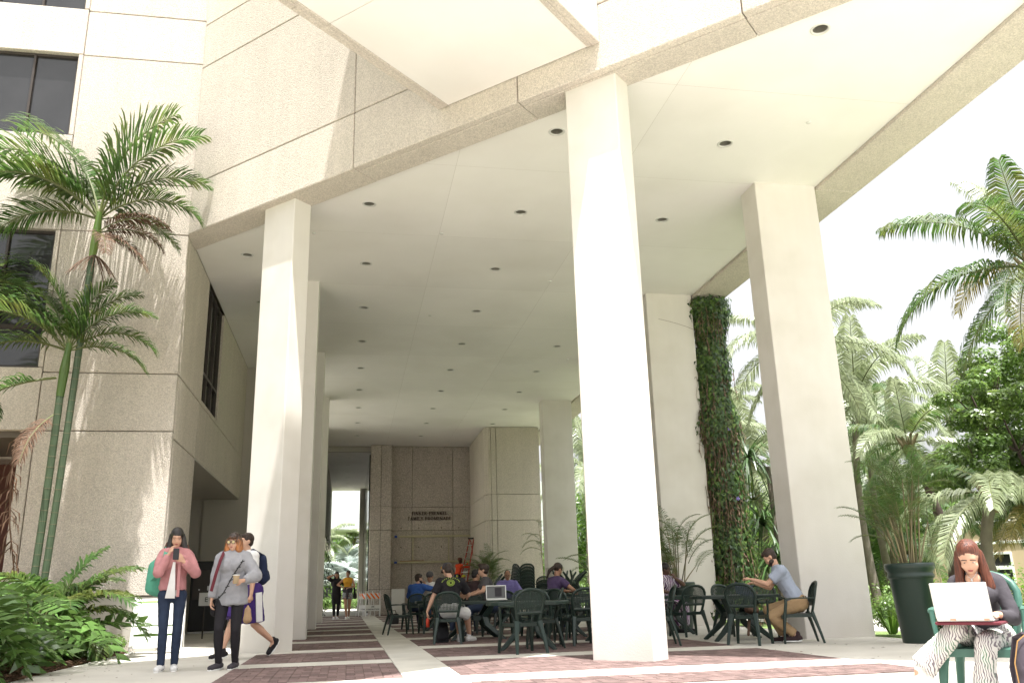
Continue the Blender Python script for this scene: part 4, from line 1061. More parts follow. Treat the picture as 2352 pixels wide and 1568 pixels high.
# shrub of narrow leaves beside the left columns at the far end
t = thing('narrow_leaf_shrub','tall dark shrub with narrow leaves at the left end of the passage','shrub',(-1.75,46.5,0)); rr = random.Random(12); g = G()
for _ in range(4200):
    z = rr.uniform(.1,3.9); a = rr.uniform(0,6.28); d = rr.uniform(0,.95)*(1-.25*abs(z-2)/2); p = Vector((math.cos(a)*d,math.sin(a)*d,z))
    dr = Vector((math.cos(a)*.6+rr.uniform(-.5,.5),math.sin(a)*.6+rr.uniform(-.5,.5),rr.uniform(-.9,.5))).normalized(); b = dr.cross(Vector((0,0,1))).normalized(); s = rr.uniform(.15,.3)
    g.add([p,p+dr*s*.5+b*s*.13,p+dr*s,p+dr*s*.5-b*s*.13],[(0,1,2,3)])
g.ob('foliage','leaf_dark',t); g = G()
for k in range(6): g.tube([(0,0,0),(math.cos(k)*.4,math.sin(k)*.4,3)],[.04,.015],6)
g.ob('stem','trunk_dark',t)

# palms right of the arcade -----------------------------------------
CS = [COCO,COCO,YEL]
def P_(lab,x,y,h,n,seed,sc=1.0,sets=None,lean=(0,0),**k): return palm(lab,(x-lean[0],y-lean[1],-.05),(x,y,h),sets or [COCO],n,seed,sc,**k)
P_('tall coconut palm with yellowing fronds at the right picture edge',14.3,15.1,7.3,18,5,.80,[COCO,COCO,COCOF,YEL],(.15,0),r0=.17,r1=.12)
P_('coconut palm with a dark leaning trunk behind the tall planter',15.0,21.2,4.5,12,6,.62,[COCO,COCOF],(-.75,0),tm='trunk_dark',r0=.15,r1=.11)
P_('coconut palm with fronds coloured pale for glare just right of the wide shaded column',18.3,28.5,7.4,16,7,1.05,[COCOF],(.2,0))
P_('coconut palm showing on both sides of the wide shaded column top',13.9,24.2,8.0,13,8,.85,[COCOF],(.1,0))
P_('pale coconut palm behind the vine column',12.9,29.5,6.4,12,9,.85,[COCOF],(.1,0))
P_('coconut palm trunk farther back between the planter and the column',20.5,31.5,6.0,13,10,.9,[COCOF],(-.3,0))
P_('low palm with drooping fronds behind the seated woman with the laptop',12.6,15.4,2.5,14,11,.6,[COCOF,COCO],(.0,0),idx=[2,3,3,4,4,4,5,5,5,3,4,5,5,4],r0=.13,r1=.1)
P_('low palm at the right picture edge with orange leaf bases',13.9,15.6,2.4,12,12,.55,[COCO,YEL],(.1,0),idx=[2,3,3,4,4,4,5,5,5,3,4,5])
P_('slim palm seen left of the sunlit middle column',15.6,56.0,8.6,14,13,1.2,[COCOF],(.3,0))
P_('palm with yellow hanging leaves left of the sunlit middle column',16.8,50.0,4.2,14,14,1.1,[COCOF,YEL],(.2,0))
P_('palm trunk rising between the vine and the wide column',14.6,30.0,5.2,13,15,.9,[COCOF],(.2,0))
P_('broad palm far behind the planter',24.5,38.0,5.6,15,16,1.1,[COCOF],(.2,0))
P_('tall palm far behind the leafy tree',31,40,9.0,15,17,1.2,[COCOF],(.2,0))
P_('short shaggy palm beside the beige building',22.0,33.0,3.1,14,18,.9,[COCO],(.2,0))
# pandanus like tree
PD = frond_set(1.5,3,.1,.02,'leaf_dark',401)
def strap_crown(lab,x,y,h,n,seed,L=1.5,m='leaf_dark'):
    r = random.Random(seed); t = thing('strap_leaf_tree',lab,'tree',(x,y,0)); g = G(); g.tube([(0,0,0),(.05,0,h*.5),(0,0,h)],[.1,.08,.07],8); g.ob('trunk','trunk',t)
    for c in range(4):
        g = G(); cc = Vector((r.uniform(-.5,.5),r.uniform(-.5,.5),h-.9*c+.3))
        for k in range(n):
            a = r.uniform(0,2*PI); e = r.uniform(-.2,1.3); d = Vector((math.cos(a)*math.cos(e),math.sin(a)*math.cos(e),math.sin(e))); LL = L*r.uniform(.7,1.1); p = cc.copy(); w = d.cross(Vector((0,0,1))).normalized()*.03; V = [p-w,p+w]; 
            for i in range(4): d = (d+Vector((0,0,-.42))).normalized(); p = p+d*LL/4; f = 1-.24*i; V += [p-w*f,p+w*f]
            g.add(V,[(0,1,3,2),(2,3,5,4),(4,5,7,6),(6,7,9,8)])
        g.ob('leaf_cluster',m,t)
    return t
strap_crown('dark strap-leaved tree between the vine and the wide column',10.9,21.4,3.9,70,1)
strap_crown('smaller strap-leaved tree lower down beside the wide column',11.4,22.5,1.9,60,2,1.2,'frond')
strap_crown('strap-leaved tree hanging over the path right of the vine',12.9,26,3.2,60,3,1.4,'frond')

# leafy trees
def tree(lab,x,y,h,crowns,n,s,m,seed,tr=.16,base=(0,0)):
    r = random.Random(seed); t = thing('leafy_tree',lab,'tree',(x,y,-.05),0,'leafy trees in the garden'); g = G()
    fork = Vector((0,0,h*.35)); g.tube([(base[0],base[1],0),(base[0]*.4,base[1]*.4,h*.18),fork],[tr*1.3,tr,tr*.85],9)
    for c,rad in crowns:
        c = Vector(c); mid = fork.lerp(c,.5)+Vector((r.uniform(-.2,.2),r.uniform(-.2,.2),-.1*h*.3)); g.tube([fork,mid,c],[tr*.6,tr*.4,tr*.12],6)
        for k in range(4):
            a = r.uniform(0,6.28); e = c+Vector((math.cos(a)*rad[0]*.7,math.sin(a)*rad[1]*.7,r.uniform(-.2,.6)*rad[2])); g.tube([mid.lerp(c,.5),e],[tr*.2,tr*.05],4)
    g.ob('trunk','trunk_dark',t); g = G()
    tot = sum(q[1][0]*q[1][2] for q in crowns)
    for c,rad in crowns:
        k = int(n*rad[0]*rad[2]/tot); lum = max(4,int(rad[0]*7))
        for _ in range(lum):
            d = Vector((r.gauss(0,1),r.gauss(0,1),r.gauss(0,1))).normalized()*r.uniform(.4,.95)
            leaf_cloud(g,Vector(c)+Vector((d.x*rad[0],d.y*rad[1],d.z*rad[2])),(rad[0]*.34,rad[1]*.34,rad[2]*.3),k//lum,s,r)
    g.ob('crown',m,t); return t
tree('dense bright leafy tree behind the seated woman, right side',16.2,18.2,5,[((-1.7,0,3.5),(1.4,1.2,.9)),((-.8,-.2,4.6),(1.7,1.4,.9)),((.4,.0,3.4),(1.6,1.3,1.1)),((-.4,-.5,2.6),(1.3,1,.7)),((1.3,-.3,4.5),(1.5,1.3,1.2)),((-1.2,.3,5.4),(1.0,1,.6))],34000,.12,'leaf',1)
tree('taller leafy tree crowned behind the coconut fronds at the right',20.5,22.5,8,[((-2.2,0,6.6),(1.5,1.4,1.2)),((0,0,7.4),(2.0,1.6,1.3)),((-1.0,0,5.2),(1.6,1.4,1.0)),((1.5,0,6),(1.8,1.5,1.5))],20000,.15,'leaf',2)
tree('pale green leafy tree behind the column and vine',15.0,34,6,[((0,0,4.2),(2.4,2,1.6)),((-1.5,0,2.6),(1.8,1.6,1.2)),((1.8,0,3),(2,1.8,1.4))],9000,.2,'leaf_bright',3)
tree('leafy tree in the middle distance beside the beige building',25,36,6,[((0,0,4.6),(3.0,2,1.8)),((-2.5,0,3),(2.2,1.6,1.4)),((2.8,0,3.6),(2.4,1.8,1.5))],9000,.22,'leaf',4)
tree('far leafy tree left of the sunlit middle column',18,62,9,[((0,0,6),(4,3,3)),((-3,0,3),(3,2,2))],7000,.3,'leaf_bright',5)
tree('far dark leafy tree closing the garden behind the palms',30,52,9,[((0,0,6),(6,4,3.5)),((-6,0,4),(5,3,3)),((6,0,4),(5,3,3))],12000,.35,'leaf',6)
tree('wide leafy tree at the far left of the rear garden',-3,92,8,[((0,0,5),(5,3,3)),((6,0,4),(4,3,3))],7000,.35,'leaf_bright',7)
tree('leafy tree at the far end seen between vine and column',21,44,8,[((0,0,3),(4,3,2.6)),((-4,0,2.5),(3,3,2.2))],8000,.28,'leaf_bright',8)
# silver fan palms beyond the passage
def fan_leaf(seed,R=1.0):
    r = random.Random(seed); g = G(); n = 26
    for k in range(n):
        a = math.radians(-140+280*(k+.5)/n); d = Vector((math.sin(a),math.cos(a),0)); w = Vector((math.cos(a),-math.sin(a),0))*R*.075
        m1 = d*R*.55+Vector((0,0,.04)); e = d*R*r.uniform(.9,1.05)+Vector((0,0,-.16*R))
        g.add([(0,0,0),m1+w,e,m1-w],[(0,3,2,1)])
    return g.me('leaf','silver_leaf')
FL = [fan_leaf(i) for i in range(3)]
for i,(x,y,h) in enumerate(((-.8,72,2.2),(.9,75,2.8),(-3.2,74,3.0),(2.6,70,1.9),(.1,80,3.6))):
    t = thing('silver_fan_palm','silvery blue fan palm beyond the passage, %s' % ('left of the walking couple','right of the walking couple','farthest left','partly behind the dark glass wall','tallest and farthest')[i],'palm',(x,y,0),0,'silver fan palms beyond the passage')
    g = G(); g.tube([(0,0,0),(0,0,h)],[.3,.22],8); g.ob('trunk','trunk',t); r = random.Random(i)
    for k in range(22):
        az = k*2.4; el = r.uniform(-.5,1.3); d = Vector((math.cos(az)*math.cos(el),math.sin(az)*math.cos(el),math.sin(el))); q = d.to_track_quat('Y','Z'); 
        ob('leaf',FL[k%3],t,loc=Vector((0,0,h))+d*1.0,rot=(q @ Quaternion((1,0,0),r.uniform(-.9,.3))).to_euler(),scale=r.uniform(.8,1.15))
for i,(x,y,h) in enumerate(((-2.2,78,5.6),(.4,84,6.0),(2.2,79,5.0),(-4.4,86,6.2))):
    P_('green garden palm under the curved building, %s' % ('left one','middle one','right one','hidden at far left')[i],x,y,h,14,60+i,.75,[COCOF])
shrub('garden_shrub','low green shrub at the foot of the silver palms, left','shrub',-1.6,68,.5,(.9,.6,.5),900,.14,'leaf_bright',41,'low shrubs beyond the passage')
shrub('garden_shrub','low green shrub at the foot of the silver palms, right','shrub',1.0,67.5,.5,(.9,.6,.5),900,.14,'leaf',42,'low shrubs beyond the passage')
# hedges by the plaza edge
for i,(x,y,r,lab) in enumerate(((9.25,13.0,(.45,.5,.42),'clipped dark hedge bush right against the wide shaded column'),(9.5,11.9,(.5,.6,.42),'dark hedge bush behind the tall planter'),(9.4,10.7,(.5,.6,.45),'dark hedge bush left of the seated woman'),(9.3,9.5,(.55,.65,.46),'dark hedge bush behind the seated woman'),(9.3,8.3,(.55,.65,.47),'dark glossy hedge bush right of the seated woman'),(9.5,14.6,(.5,.7,.4),'hedge bush just beyond the wide shaded column'))):
    shrub('hedge_bush',lab,'hedge',x,y,.42,r,2600,.06,'leaf_dark' if i!=5 else 'leaf',70+i,'hedge along the plaza edge',lumps=9)
for i,(x,y) in enumerate(((9.0,13.4),(9.2,14.2),(10.3,20.8),(9.7,23.0))):
    t = thing('strappy_plant','light green strappy plant, %s' % ('at the foot of the wide column','just behind the wide column','between vine and wide column','near the foot of the vine')[i],'plant',(x,y,0),0,'strappy plants along the plaza edge'); g = G(); r = random.Random(i)
    for k in range(36):
        a = r.uniform(0,6.28); d = Vector((math.cos(a)*.5,math.sin(a)*.5,1)).normalized(); w = Vector((-math.sin(a),math.cos(a),0))*.022; L = r.uniform(.5,.85); p = Vector((math.cos(a)*.05,math.sin(a)*.05,0)); m1 = p+d*L*.6; e = m1+(d+Vector((0,0,-.9))).normalized()*L*.4
        g.add([p-w,p+w,m1+w,m1-w,e],[(0,1,2,3),(3,2,4)])
    g.ob('leaves','leaf_bright',t)
# far shrub belt and wood
rr = random.Random(77); g = G()
for k in range(46):
    x = rr.uniform(9,70); y = rr.uniform(58,90); leaf_cloud(g,(x,y,rr.uniform(1,5)),(4,3,rr.uniform(2,4)),330,.45,rr)
for k in range(20):
    x = rr.uniform(-20,12); y = rr.uniform(96,120); leaf_cloud(g,(x,y,rr.uniform(1,5)),(4,3,3),330,.45,rr)
for k in range(24):
    x = rr.uniform(36,70); y = rr.uniform(20,58); leaf_cloud(g,(x,y,rr.uniform(1,6)),(4,3,rr.uniform(2,4)),330,.45,rr)
o = g.ob('far_wood','leaf'); o['kind'] = 'stuff'; tag(o,'mass of far foliage closing off the garden','woodland')
rr = random.Random(78); g = G()
for k in range(60):
    x = rr.uniform(10,30); y = rr.uniform(19,42)
    if abs((x-12)-(y-20)*.3)<1.2: continue
    leaf_cloud(g,(x,y,rr.uniform(.2,.7)),(1.0,.8,rr.uniform(.4,.9)),260,.13,rr)
o = g.ob('understorey','leaf_bright'); o['kind'] = 'stuff'; tag(o,'sunlit low understorey plants among the palm trunks','undergrowth')

# sunlit walk in the garden
g = G(); g.prism([(9.6,16.0),(60,3.0),(60,6.2),(9.8,19.4)],-.049,-.02); struct(g.ob('garden_path','concrete2'))

# beige building far right
bb = thing('beige_building','long single storey beige building with white trim and windows at the far right','building',(0,0,0))
A = Vector((24.2,33.9,0)); ud = Vector((.78,-.62,0)).normalized(); nd = Vector((-.62,-.78,0)).normalized()
Pb = (A.x,A.y); ub = (ud.x,ud.y); nb = (nd.x,nd.y)
wins = [(2.3,3.05),(5.9,6.65),(9.2,9.95),(13.2,13.95)]
us2 = [0]+[v for w in wins for v in w]+[24]
for i in range(0,len(us2)-1):
    if i%2 == 0: obox(Pb,ub,nb,(us2[i],-6,0),(us2[i+1],0,3.1),.01).ob('wall','pink_bldg',bb)
    else:
        obox(Pb,ub,nb,(us2[i],-.25,0),(us2[i+1],0,.72),.01).ob('wall','pink_bldg',bb); obox(Pb,ub,nb,(us2[i],-.25,1.95),(us2[i+1],0,3.1),.01).ob('wall','pink_bldg',bb)
        w = window(bb,Pb,ub,nb,us2[i],us2[i+1],.72,1.95,[],[1.33],depth=.0,fw=.09,frm='white')
obox(Pb,ub,nb,(-.05,.003,2.28),(24.05,.05,2.4),.01).ob('trim_band','white',bb)
obox(Pb,ub,nb,(-.08,-6.1,3.1),(24.1,.1,3.22),.02).ob('parapet','white',bb)
w_ = obox(Pb,ub,nb,(11.1,.0,2.0),(11.25,.1,2.15),.02); w_.ob('wall_lamp','trim',bb)
st = thing('entrance_steps','grey concrete steps with metal railings before the beige building','steps',(0,0,0))
for k in range(6): obox(Pb,ub,nb,(9.6,1.2+.32*k,0),(11.6,1.2+.32*k+.32,.95-.16*k),.01).ob('step','concrete2',st)
for s in (9.6,11.6,13.6):
    g = G()
    def wp(a,b,z): v = A+ud*a+nd*b; return Vector((v.x,v.y,z))
    for z in (.45,.7,.95): g.tube([wp(s,.1,z+.95),wp(s,1.2,z+.95),wp(s,3.2,z)],.025,5)
    for k in range(12): b = .1+.28*k; zz = .95 if b<1.2 else .95-.95*(b-1.2)/2.0; g.tube([wp(s,b,max(0,zz)),wp(s,b,max(0,zz)+.95)],.02,4)
    g.ob('railing','steel',st)
obox(Pb,ub,nb,(9.6,.06,0),(13.6,1.19,.95),.01).ob('landing','concrete2',st)

# ================================================================== PEOPLE
M['skin_light'] = mat('skin_light',(.56,.33,.23),.5,noise_scale=9,noise_amt=.03)
M['skin_mid'] = mat('skin_mid',(.40,.215,.135),.5,noise_scale=9,noise_amt=.03)
M['skin_dark'] = mat('skin_dark',(.10,.05,.032),.45,noise_scale=9,noise_amt=.05)
def strands(m):
    nt = m.node_tree; N = nt.nodes; l = nt.links; b = N['Principled BSDF']; tc = N.new('ShaderNodeTexCoord'); mp = N.new('ShaderNodeMapping'); mp.inputs['Scale'].default_value = (70,70,5)
    nz = N.new('ShaderNodeTexNoise'); nz.inputs['Scale'].default_value = 1.6; nz.inputs['Detail'].default_value = 3; l.new(tc.outputs['Object'],mp.inputs[0]); l.new(mp.outputs[0],nz.inputs['Vector'])
    src = b.inputs['Base Color'].links[0].from_socket; mr = N.new('ShaderNodeMapRange'); mr.inputs[1].default_value=.3; mr.inputs[2].default_value=.7; mr.inputs[3].default_value=.35; mr.inputs[4].default_value=1.6
    mx = N.new('ShaderNodeMix'); mx.data_type='RGBA'; mx.blend_type='MULTIPLY'; mx.inputs[0].default_value=1; l.new(nz.outputs['Fac'],mr.inputs[0]); l.new(src,mx.inputs[6]); l.new(mr.outputs[0],mx.inputs[7]); l.new(mx.outputs[2],b.inputs['Base Color'])
    bp = N.new('ShaderNodeBump'); bp.inputs['Strength'].default_value=.8; bp.inputs['Distance'].default_value=.008; l.new(nz.outputs['Fac'],bp.inputs['Height']); l.new(bp.outputs[0],b.inputs['Normal']); return m
M['hair_black'] = strands(mat('hair_black',(.014,.010,.009),.45,spec=.4)); M['hair_brown'] = strands(mat('hair_brown',(.035,.02,.013),.45,spec=.4)); M['hair_auburn'] = strands(mat('hair_auburn',(.10,.030,.016),.45,spec=.4))
M['eye'] = mat('eye',(.02,.014,.01),.15)
M['eye_white'] = mat('eye_white',(.38,.34,.31),.3)
M['lip'] = mat('lip',(.34,.095,.085),.4)
M['lens'] = mat('lens',(.28,.23,.13),.08,metal=.7)
def cloth(n,c,amt=.08,rough=.85,**k):
    M[n] = mat(n,c,rough,noise_scale=11,noise_amt=amt,bump=.35,bump_scale=16,**k); return n
cloth('pink_denim',(.47,.215,.22)); cloth('jean',(.020,.032,.065),.25); cloth('grey_sweat',(.30,.30,.32)); cloth('black_cloth',(.013,.011,.014),.2)
cloth('white_cloth',(.72,.71,.70)); cloth('purple_shorts',(.045,.018,.14)); cloth('yellow_top',(.62,.31,.03)); cloth('print_shorts',(.22,.24,.27),.6)
cloth('hi_vis',(.80,.085,.025)); cloth('blue_shirt',(.035,.10,.34)); cloth('maroon',(.035,.018,.02)); cloth('dark_grey',(.075,.07,.075)); cloth('lilac',(.20,.17,.42)); cloth('purple_tee',(.085,.055,.13))
cloth('grey_tee',(.33,.37,.46)); cloth('khaki',(.36,.24,.13)); cloth('charcoal_top',(.045,.04,.048)); cloth('navy',(.012,.02,.055)); cloth('mint',(.10,.36,.25)); cloth('burgundy',(.12,.02,.03)); cloth('beige_bag',(.5,.38,.24)); cloth('paper',(.40,.26,.15))
def pattern(n, base, ink, ink2, sc, dist=7, thr=.5):
    m = mat(n, base, .85); M[n] = m; nt = m.node_tree; N = nt.nodes; l = nt.links
    tc = N.new('ShaderNodeTexCoord'); wv = N.new('ShaderNodeTexWave'); wv.inputs['Scale'].default_value = sc; wv.inputs['Distortion'].default_value = dist; wv.inputs['Detail Scale'].default_value = .9; wv.inputs['Detail'].default_value = 1.5
    cr = N.new('ShaderNodeValToRGB'); cr.color_ramp.interpolation = 'EASE'; e = cr.color_ramp.elements
    e[0].position = thr-.08; e[0].color = (*ink,1); e[1].position = thr+.06; e[1].color = (*base,1)
    nz = N.new('ShaderNodeTexNoise'); nz.inputs['Scale'].default_value = 7; mx = N.new('ShaderNodeMix'); mx.data_type='RGBA'; mx.inputs[7].default_value = (*ink2,1)
    mr = N.new('ShaderNodeMapRange'); mr.inputs[1].default_value=.5; mr.inputs[2].default_value=.6; l.new(tc.outputs['Object'],nz.inputs['Vector']); l.new(nz.outputs['Fac'],mr.inputs[0])
    mu = N.new('ShaderNodeMath'); mu.operation='MULTIPLY'; l.new(mr.outputs[0],mu.inputs[0]); iv = N.new('ShaderNodeMapRange'); iv.inputs[1].default_value=thr-.05; iv.inputs[2].default_value=thr+.05; iv.inputs[3].default_value=1; iv.inputs[4].default_value=0
    l.new(tc.outputs['Object'],wv.inputs['Vector']); l.new(wv.outputs['Fac'],cr.inputs[0]); l.new(wv.outputs['Fac'],iv.inputs[0]); l.new(iv.outputs[0],mu.inputs[1])
    l.new(mu.outputs[0],mx.inputs[0]); l.new(cr.outputs[0],mx.inputs[6]); l.new(mx.outputs[2],N['Principled BSDF'].inputs['Base Color']); return n
pattern('leaf_print',(.60,.58,.55),(.17,.14,.16),(.13,.22,.15),19,9,.36)
pattern('swirl_print',(.55,.50,.56),(.10,.04,.10),(.2,.06,.22),7,9,.55)
pattern('short_print',(.12,.14,.16),(.5,.5,.5),(.4,.08,.1),9,12,.4)

def _cap(V, F, a, b, ra, rb, wide=None, flat=1.0, n=12, dome=True):
    a = Vector(a); b = Vector(b); d = (b-a); L = d.length
    if L < 1e-5: d = Vector((0,0,1)); L = 1e-5
    else: d /= L
    w = Vector(wide) if wide is not None else (Vector((1,0,0)) if abs(d.x) < .8 else Vector((0,1,0)))
    x = (w-d*d.dot(w)); x = x.normalized() if x.length > 1e-4 else d.orthogonal().normalized(); y = d.cross(x)
    rings = []
    if dome:
        for t in (-80,-50,-25): rings.append((a+d*ra*math.sin(math.radians(t))*(flat if flat<1 else 1), ra*math.cos(math.radians(t))))
    rings.append((a,ra)); rings.append((b,rb))
    if dome:
        for t in (25,50,80): rings.append((b+d*rb*math.sin(math.radians(t))*(flat if flat<1 else 1), rb*math.cos(math.radians(t))))
    k = len(V)
    for c, r in rings:
        for i in range(n):
            t = 2*PI*i/n; V.append(c+x*(r*math.cos(t))+y*(r*flat*math.sin(t)))
    for j in range(len(rings)-1):
        for i in range(n): F.append((k+j*n+i,k+j*n+(i+1)%n,k+(j+1)*n+(i+1)%n,k+(j+1)*n+i))
    F.append(tuple(k+i for i in range(n-1,-1,-1))); F.append(tuple(k+(len(rings)-1)*n+i for i in range(n)))
def _ell(V, F, c, r, R=None, nu=14, nv=9):
    g = G(); g.ell(c,r,R,nu=nu,nv=nv); k = len(V); V += g.V; F += [tuple(i+k for i in f) for f in g.F]
TMPS = bpy.data.scenes.new('workshop')
def blob(prims, voxel, smooth=3, wrinkle=0, seed=0, name='blob', mats='skin_light'):
    V = []; F = []
    for p in prims:
        if p[0] == 'c': _cap(V,F,p[1],p[2],p[3],p[4],*(p[5:]))
        else: _ell(V,F,p[1],p[2],p[3] if len(p)>3 else None)
    me = bpy.data.meshes.new(name); me.from_pydata([tuple(v) for v in V],[],F)
    o = bpy.data.objects.new('tmp',me); TMPS.collection.objects.link(o)
    m = o.modifiers.new('r','REMESH'); m.mode = 'VOXEL'; m.voxel_size = voxel; m.use_smooth_shade = True
    if smooth: s = o.modifiers.new('s','SMOOTH'); s.iterations = smooth; s.factor = .5
    with bpy.context.temp_override(scene=TMPS, view_layer=TMPS.view_layers[0]): dg = bpy.context.evaluated_depsgraph_get()
    ev = o.evaluated_get(dg)
    out = bpy.data.meshes.new_from_object(ev); out.name = name
    bpy.data.objects.remove(o); bpy.data.meshes.remove(me)
    if wrinkle:
        sv = Vector((seed*3.1,seed*1.7,0))
        co = [v.co.copy() for v in out.vertices]; no = [v.vector.copy() for v in out.vertex_normals]; flat_ = []
        for p_, n_ in zip(co,no):
            q = p_*9+sv; nz = noise.noise(Vector((q.x,q.y,q.z*.55))) + .5*noise.noise(q*2.3)
            flat_.extend(p_+n_*(wrinkle*(nz+.45)))
        out.vertices.foreach_set('co',flat_)
    out.materials.clear(); out.materials.append(M[mats])
    out.polygons.foreach_set('use_smooth',[True]*len(out.polygons)); out.update()
    return out
def ik(a, t, l1, l2, pole):
    a = Vector(a); t = Vector(t); d = t-a; D = min(d.length, (l1+l2)*.999); dn = d.normalized(); t = a+dn*D
    x = (l1*l1-l2*l2+D*D)/(2*D); h = math.sqrt(max(0,l1*l1-x*x)); p = Vector(pole)-dn*dn.dot(Vector(pole)); p = p.normalized() if p.length>1e-5 else dn.orthogonal().normalized()
    return a+dn*x+p*h, t
def lookR(f, up=(0,0,1)):
    """rotation whose +Y looks along f"""
    y = Vector(f).normalized(); x = y.cross(Vector(up)).normalized(); z = x.cross(y)
    return Matrix((x,y,z)).transposed()
def person(label, loc, rz, s=1.0, pelvis=(0,0,.93), chest=(0,.0,1.36), head=None, look=(0,1,-.05), chest_fwd=(0,1,0), hip_fwd=(0,1,0),
           hR=(.24,.02,.78), hL=(-.24,.02,.78), eR=(.3,-1,0), eL=(-.3,-1,0), fR=(.10,.0,.09), fL=(-.10,.0,.09), kR=(0.05,1,0), kL=(-.05,1,0), toeR=(.1,1,0), toeL=(-.1,1,0),
           skin='skin_light', voxel=.011, build=1.0, top=None, bottom=None, shoe=None, hair=None, female=False, hold=None, palmR=None, palmL=None, cat='person', gazeeyes=True, fist=(.55,.55), extras=None, lowerdetail=True):
    T = thing('person',label,cat,loc,math.radians(rz)); T.scale = (s,s,s)
    P = Vector(pelvis); Ch = Vector(chest); hf = lookR(hip_fwd); cf = lookR(chest_fwd, (Ch-P).normalized()+Vector((0,0,.001)))
    spine = (Ch-P).normalized()
    nb = Ch+spine*.11                       # neck base
    Hd = Vector(head) if head else nb+Vector((0,.015,.155))+Vector(chest_fwd)*.02
    HR = lookR(look)
    shw = .165*build if female else .185*build
    SR = Ch+cf@Vector((shw,0,.055)); SL = Ch+cf@Vector((-shw,0,.055))
    hw = .095
    HRp = P+hf@Vector((hw,0,-.03)); HLp = P+hf@Vector((-hw,0,-.03))
    ER, WR = ik(SR,hR,.285,.25,eR); EL, WL = ik(SL,hL,.285,.25,eL)
    KR, AR = ik(HRp,fR,.43,.415,kR); KL, AL = ik(HLp,fL,.43,.415,kL)
    B = build; body = []
    c = lambda a,b,ra,rb,w=None,fl=1.0: body.append(('c',a,b,ra,rb,w,fl))
    X = cf@Vector((1,0,0)); XH = hf@Vector((1,0,0))
    c(P+hf@Vector((-.055,-.015,-.02)),P+hf@Vector((.055,-.015,-.02)),.115*B,.115*B)
    waist = P.lerp(Ch,.42); c(P,waist,.135*B,.118*B if not female else .108*B,X,.75); c(waist,Ch,.118*B if not female else .11*B,.15*B,X,.70)
    c(Ch+X*-.09,Ch+X*.09,.092*B,.092*B); c(SR-X*.03,nb,.055,.05); c(SL+X*.03,nb,.055,.05)
    if female: 
        for q in (-1,1): body.append(('e',Ch+cf@Vector((q*.07,.075,-.04)),(.062,.06,.06)))
    c(nb-spine*.02,Hd-HR@Vector((0,.02,.06)),.056 if not female else .048,.05 if not female else .045)
    # head
    e = lambda p,r: body.append(('e',Hd+HR@Vector(p),r,HR))
    e((0,-.018,.035),(.075,.094,.085)); e((0,.02,-.03),(.06,.068,.085)); e((0,.042,-.082),(.032,.035,.03)); e((0,.07,-.01),(.012,.018,.028)); e((0,.083,-.024),(.014,.014,.011))
    e((0,.050,.03),(.052,.032,.028)); e((.033,.052,-.032),(.028,.022,.028)); e((-.033,.052,-.032),(.028,.022,.028)); e((0,.068,-.055),(.024,.014,.010))
    e((.077,-.01,-.008),(.01,.02,.03)); e((-.077,-.01,-.008),(.01,.02,.03))
    # arms, legs
    for S_,E_,W_ in ((SR,ER,WR),(SL,EL,WL)):
        c(S_,E_,.05*B,.039*B); c(E_,E_.lerp(W_,.35),.039*B,.04*B); c(E_.lerp(W_,.3),W_,.04*B,.025*B)
    for H_,K_,A_ in ((HRp,KR,AR),(HLp,KL,AL)):
        c(H_,K_,.086*B,.055*B); c(K_,K_.lerp(A_,.35),.052*B,.056*B); c(K_.lerp(A_,.3),A_,.055*B,.034)
    # hands
    def hand(W_, E_, side, pal, curl):
        f = (W_-E_).normalized(); 
        if pal: f = (f*.4+Vector(pal[0]).normalized()).normalized(); nrm = Vector(pal[1])
        else: nrm = Vector((-side,0,0)) if abs(f.z)>.6 else Vector((0,0,-1))
        nrm = (nrm-f*f.dot(nrm)).normalized(); x = f.cross(nrm)*(1)
        pc = W_+f*.05; body.append(('c',W_,W_+f*.075,.026,.034,x,.5))
        for k in range(4):
            o = (k-1.5)*.019; b0 = W_+f*.08+x*o; L = (.072,.08,.075,.058)[k if side>0 else 3-k]; r = .0088
            d1 = (f+nrm*curl*.8).normalized(); p1 = b0+d1*L*.45; d2 = (f*max(0,1-curl*1.1)+nrm*curl*1.4).normalized(); p2 = p1+d2*L*.35; d3 = (d2*.6+nrm*curl-f*curl*.6).normalized(); p3 = p2+d3*L*.25
            body.append(('c',b0-f*.02,p1,r*1.05,r)); body.append(('c',p1,p2,r,r*.95)); body.append(('c',p2,p3,r*.95,r*.85))
        s_ = 1 if side>0 else -1; b0 = W_+f*.03-x*.024*s_*-1 if False else W_+f*.03+x*(-.026*s_); t1 = b0+(f*.7-x*s_*.7+nrm*.4).normalized()*.04; t2 = t1+(f+nrm*curl).normalized()*.03
        body.append(('c',b0,t1,.0125,.0105)); body.append(('c',t1,t2,.0105,.0088))
        return pc+nrm*.03, f, nrm
    GR = hand(WR,ER,1,palmR,fist[0]); GLh = hand(WL,EL,-1,palmL,fist[1])
    bare = shoe is None
    if not shoe:
        for A_,tv in ((AR,toeR),(AL,toeL)): body.append(('c',A_-Vector((0,0,.04)),A_+Vector(tv).normalized()*.15-Vector((0,0,.06)),.035,.028))
    else:
        for A_,tv in ((AR,toeR),(AL,toeL)): body.append(('c',A_-Vector((0,0,.03)),A_+Vector(tv).normalized()*.05-Vector((0,0,.045)),.03,.025))
    ob('body',blob(body,voxel,2,name='body',mats=skin),T)
    info = dict(fem=female,T=T,P=P,Ch=Ch,nb=nb,Hd=Hd,HR=HR,SR=SR,SL=SL,ER=ER,EL=EL,WR=WR,WL=WL,KR=KR,KL=KL,AR=AR,AL=AL,HRp=HRp,HLp=HLp,X=X,cf=cf,hf=hf,GR=GR,GL=GLh,vox=voxel,spine=spine,waist=waist,B=B)
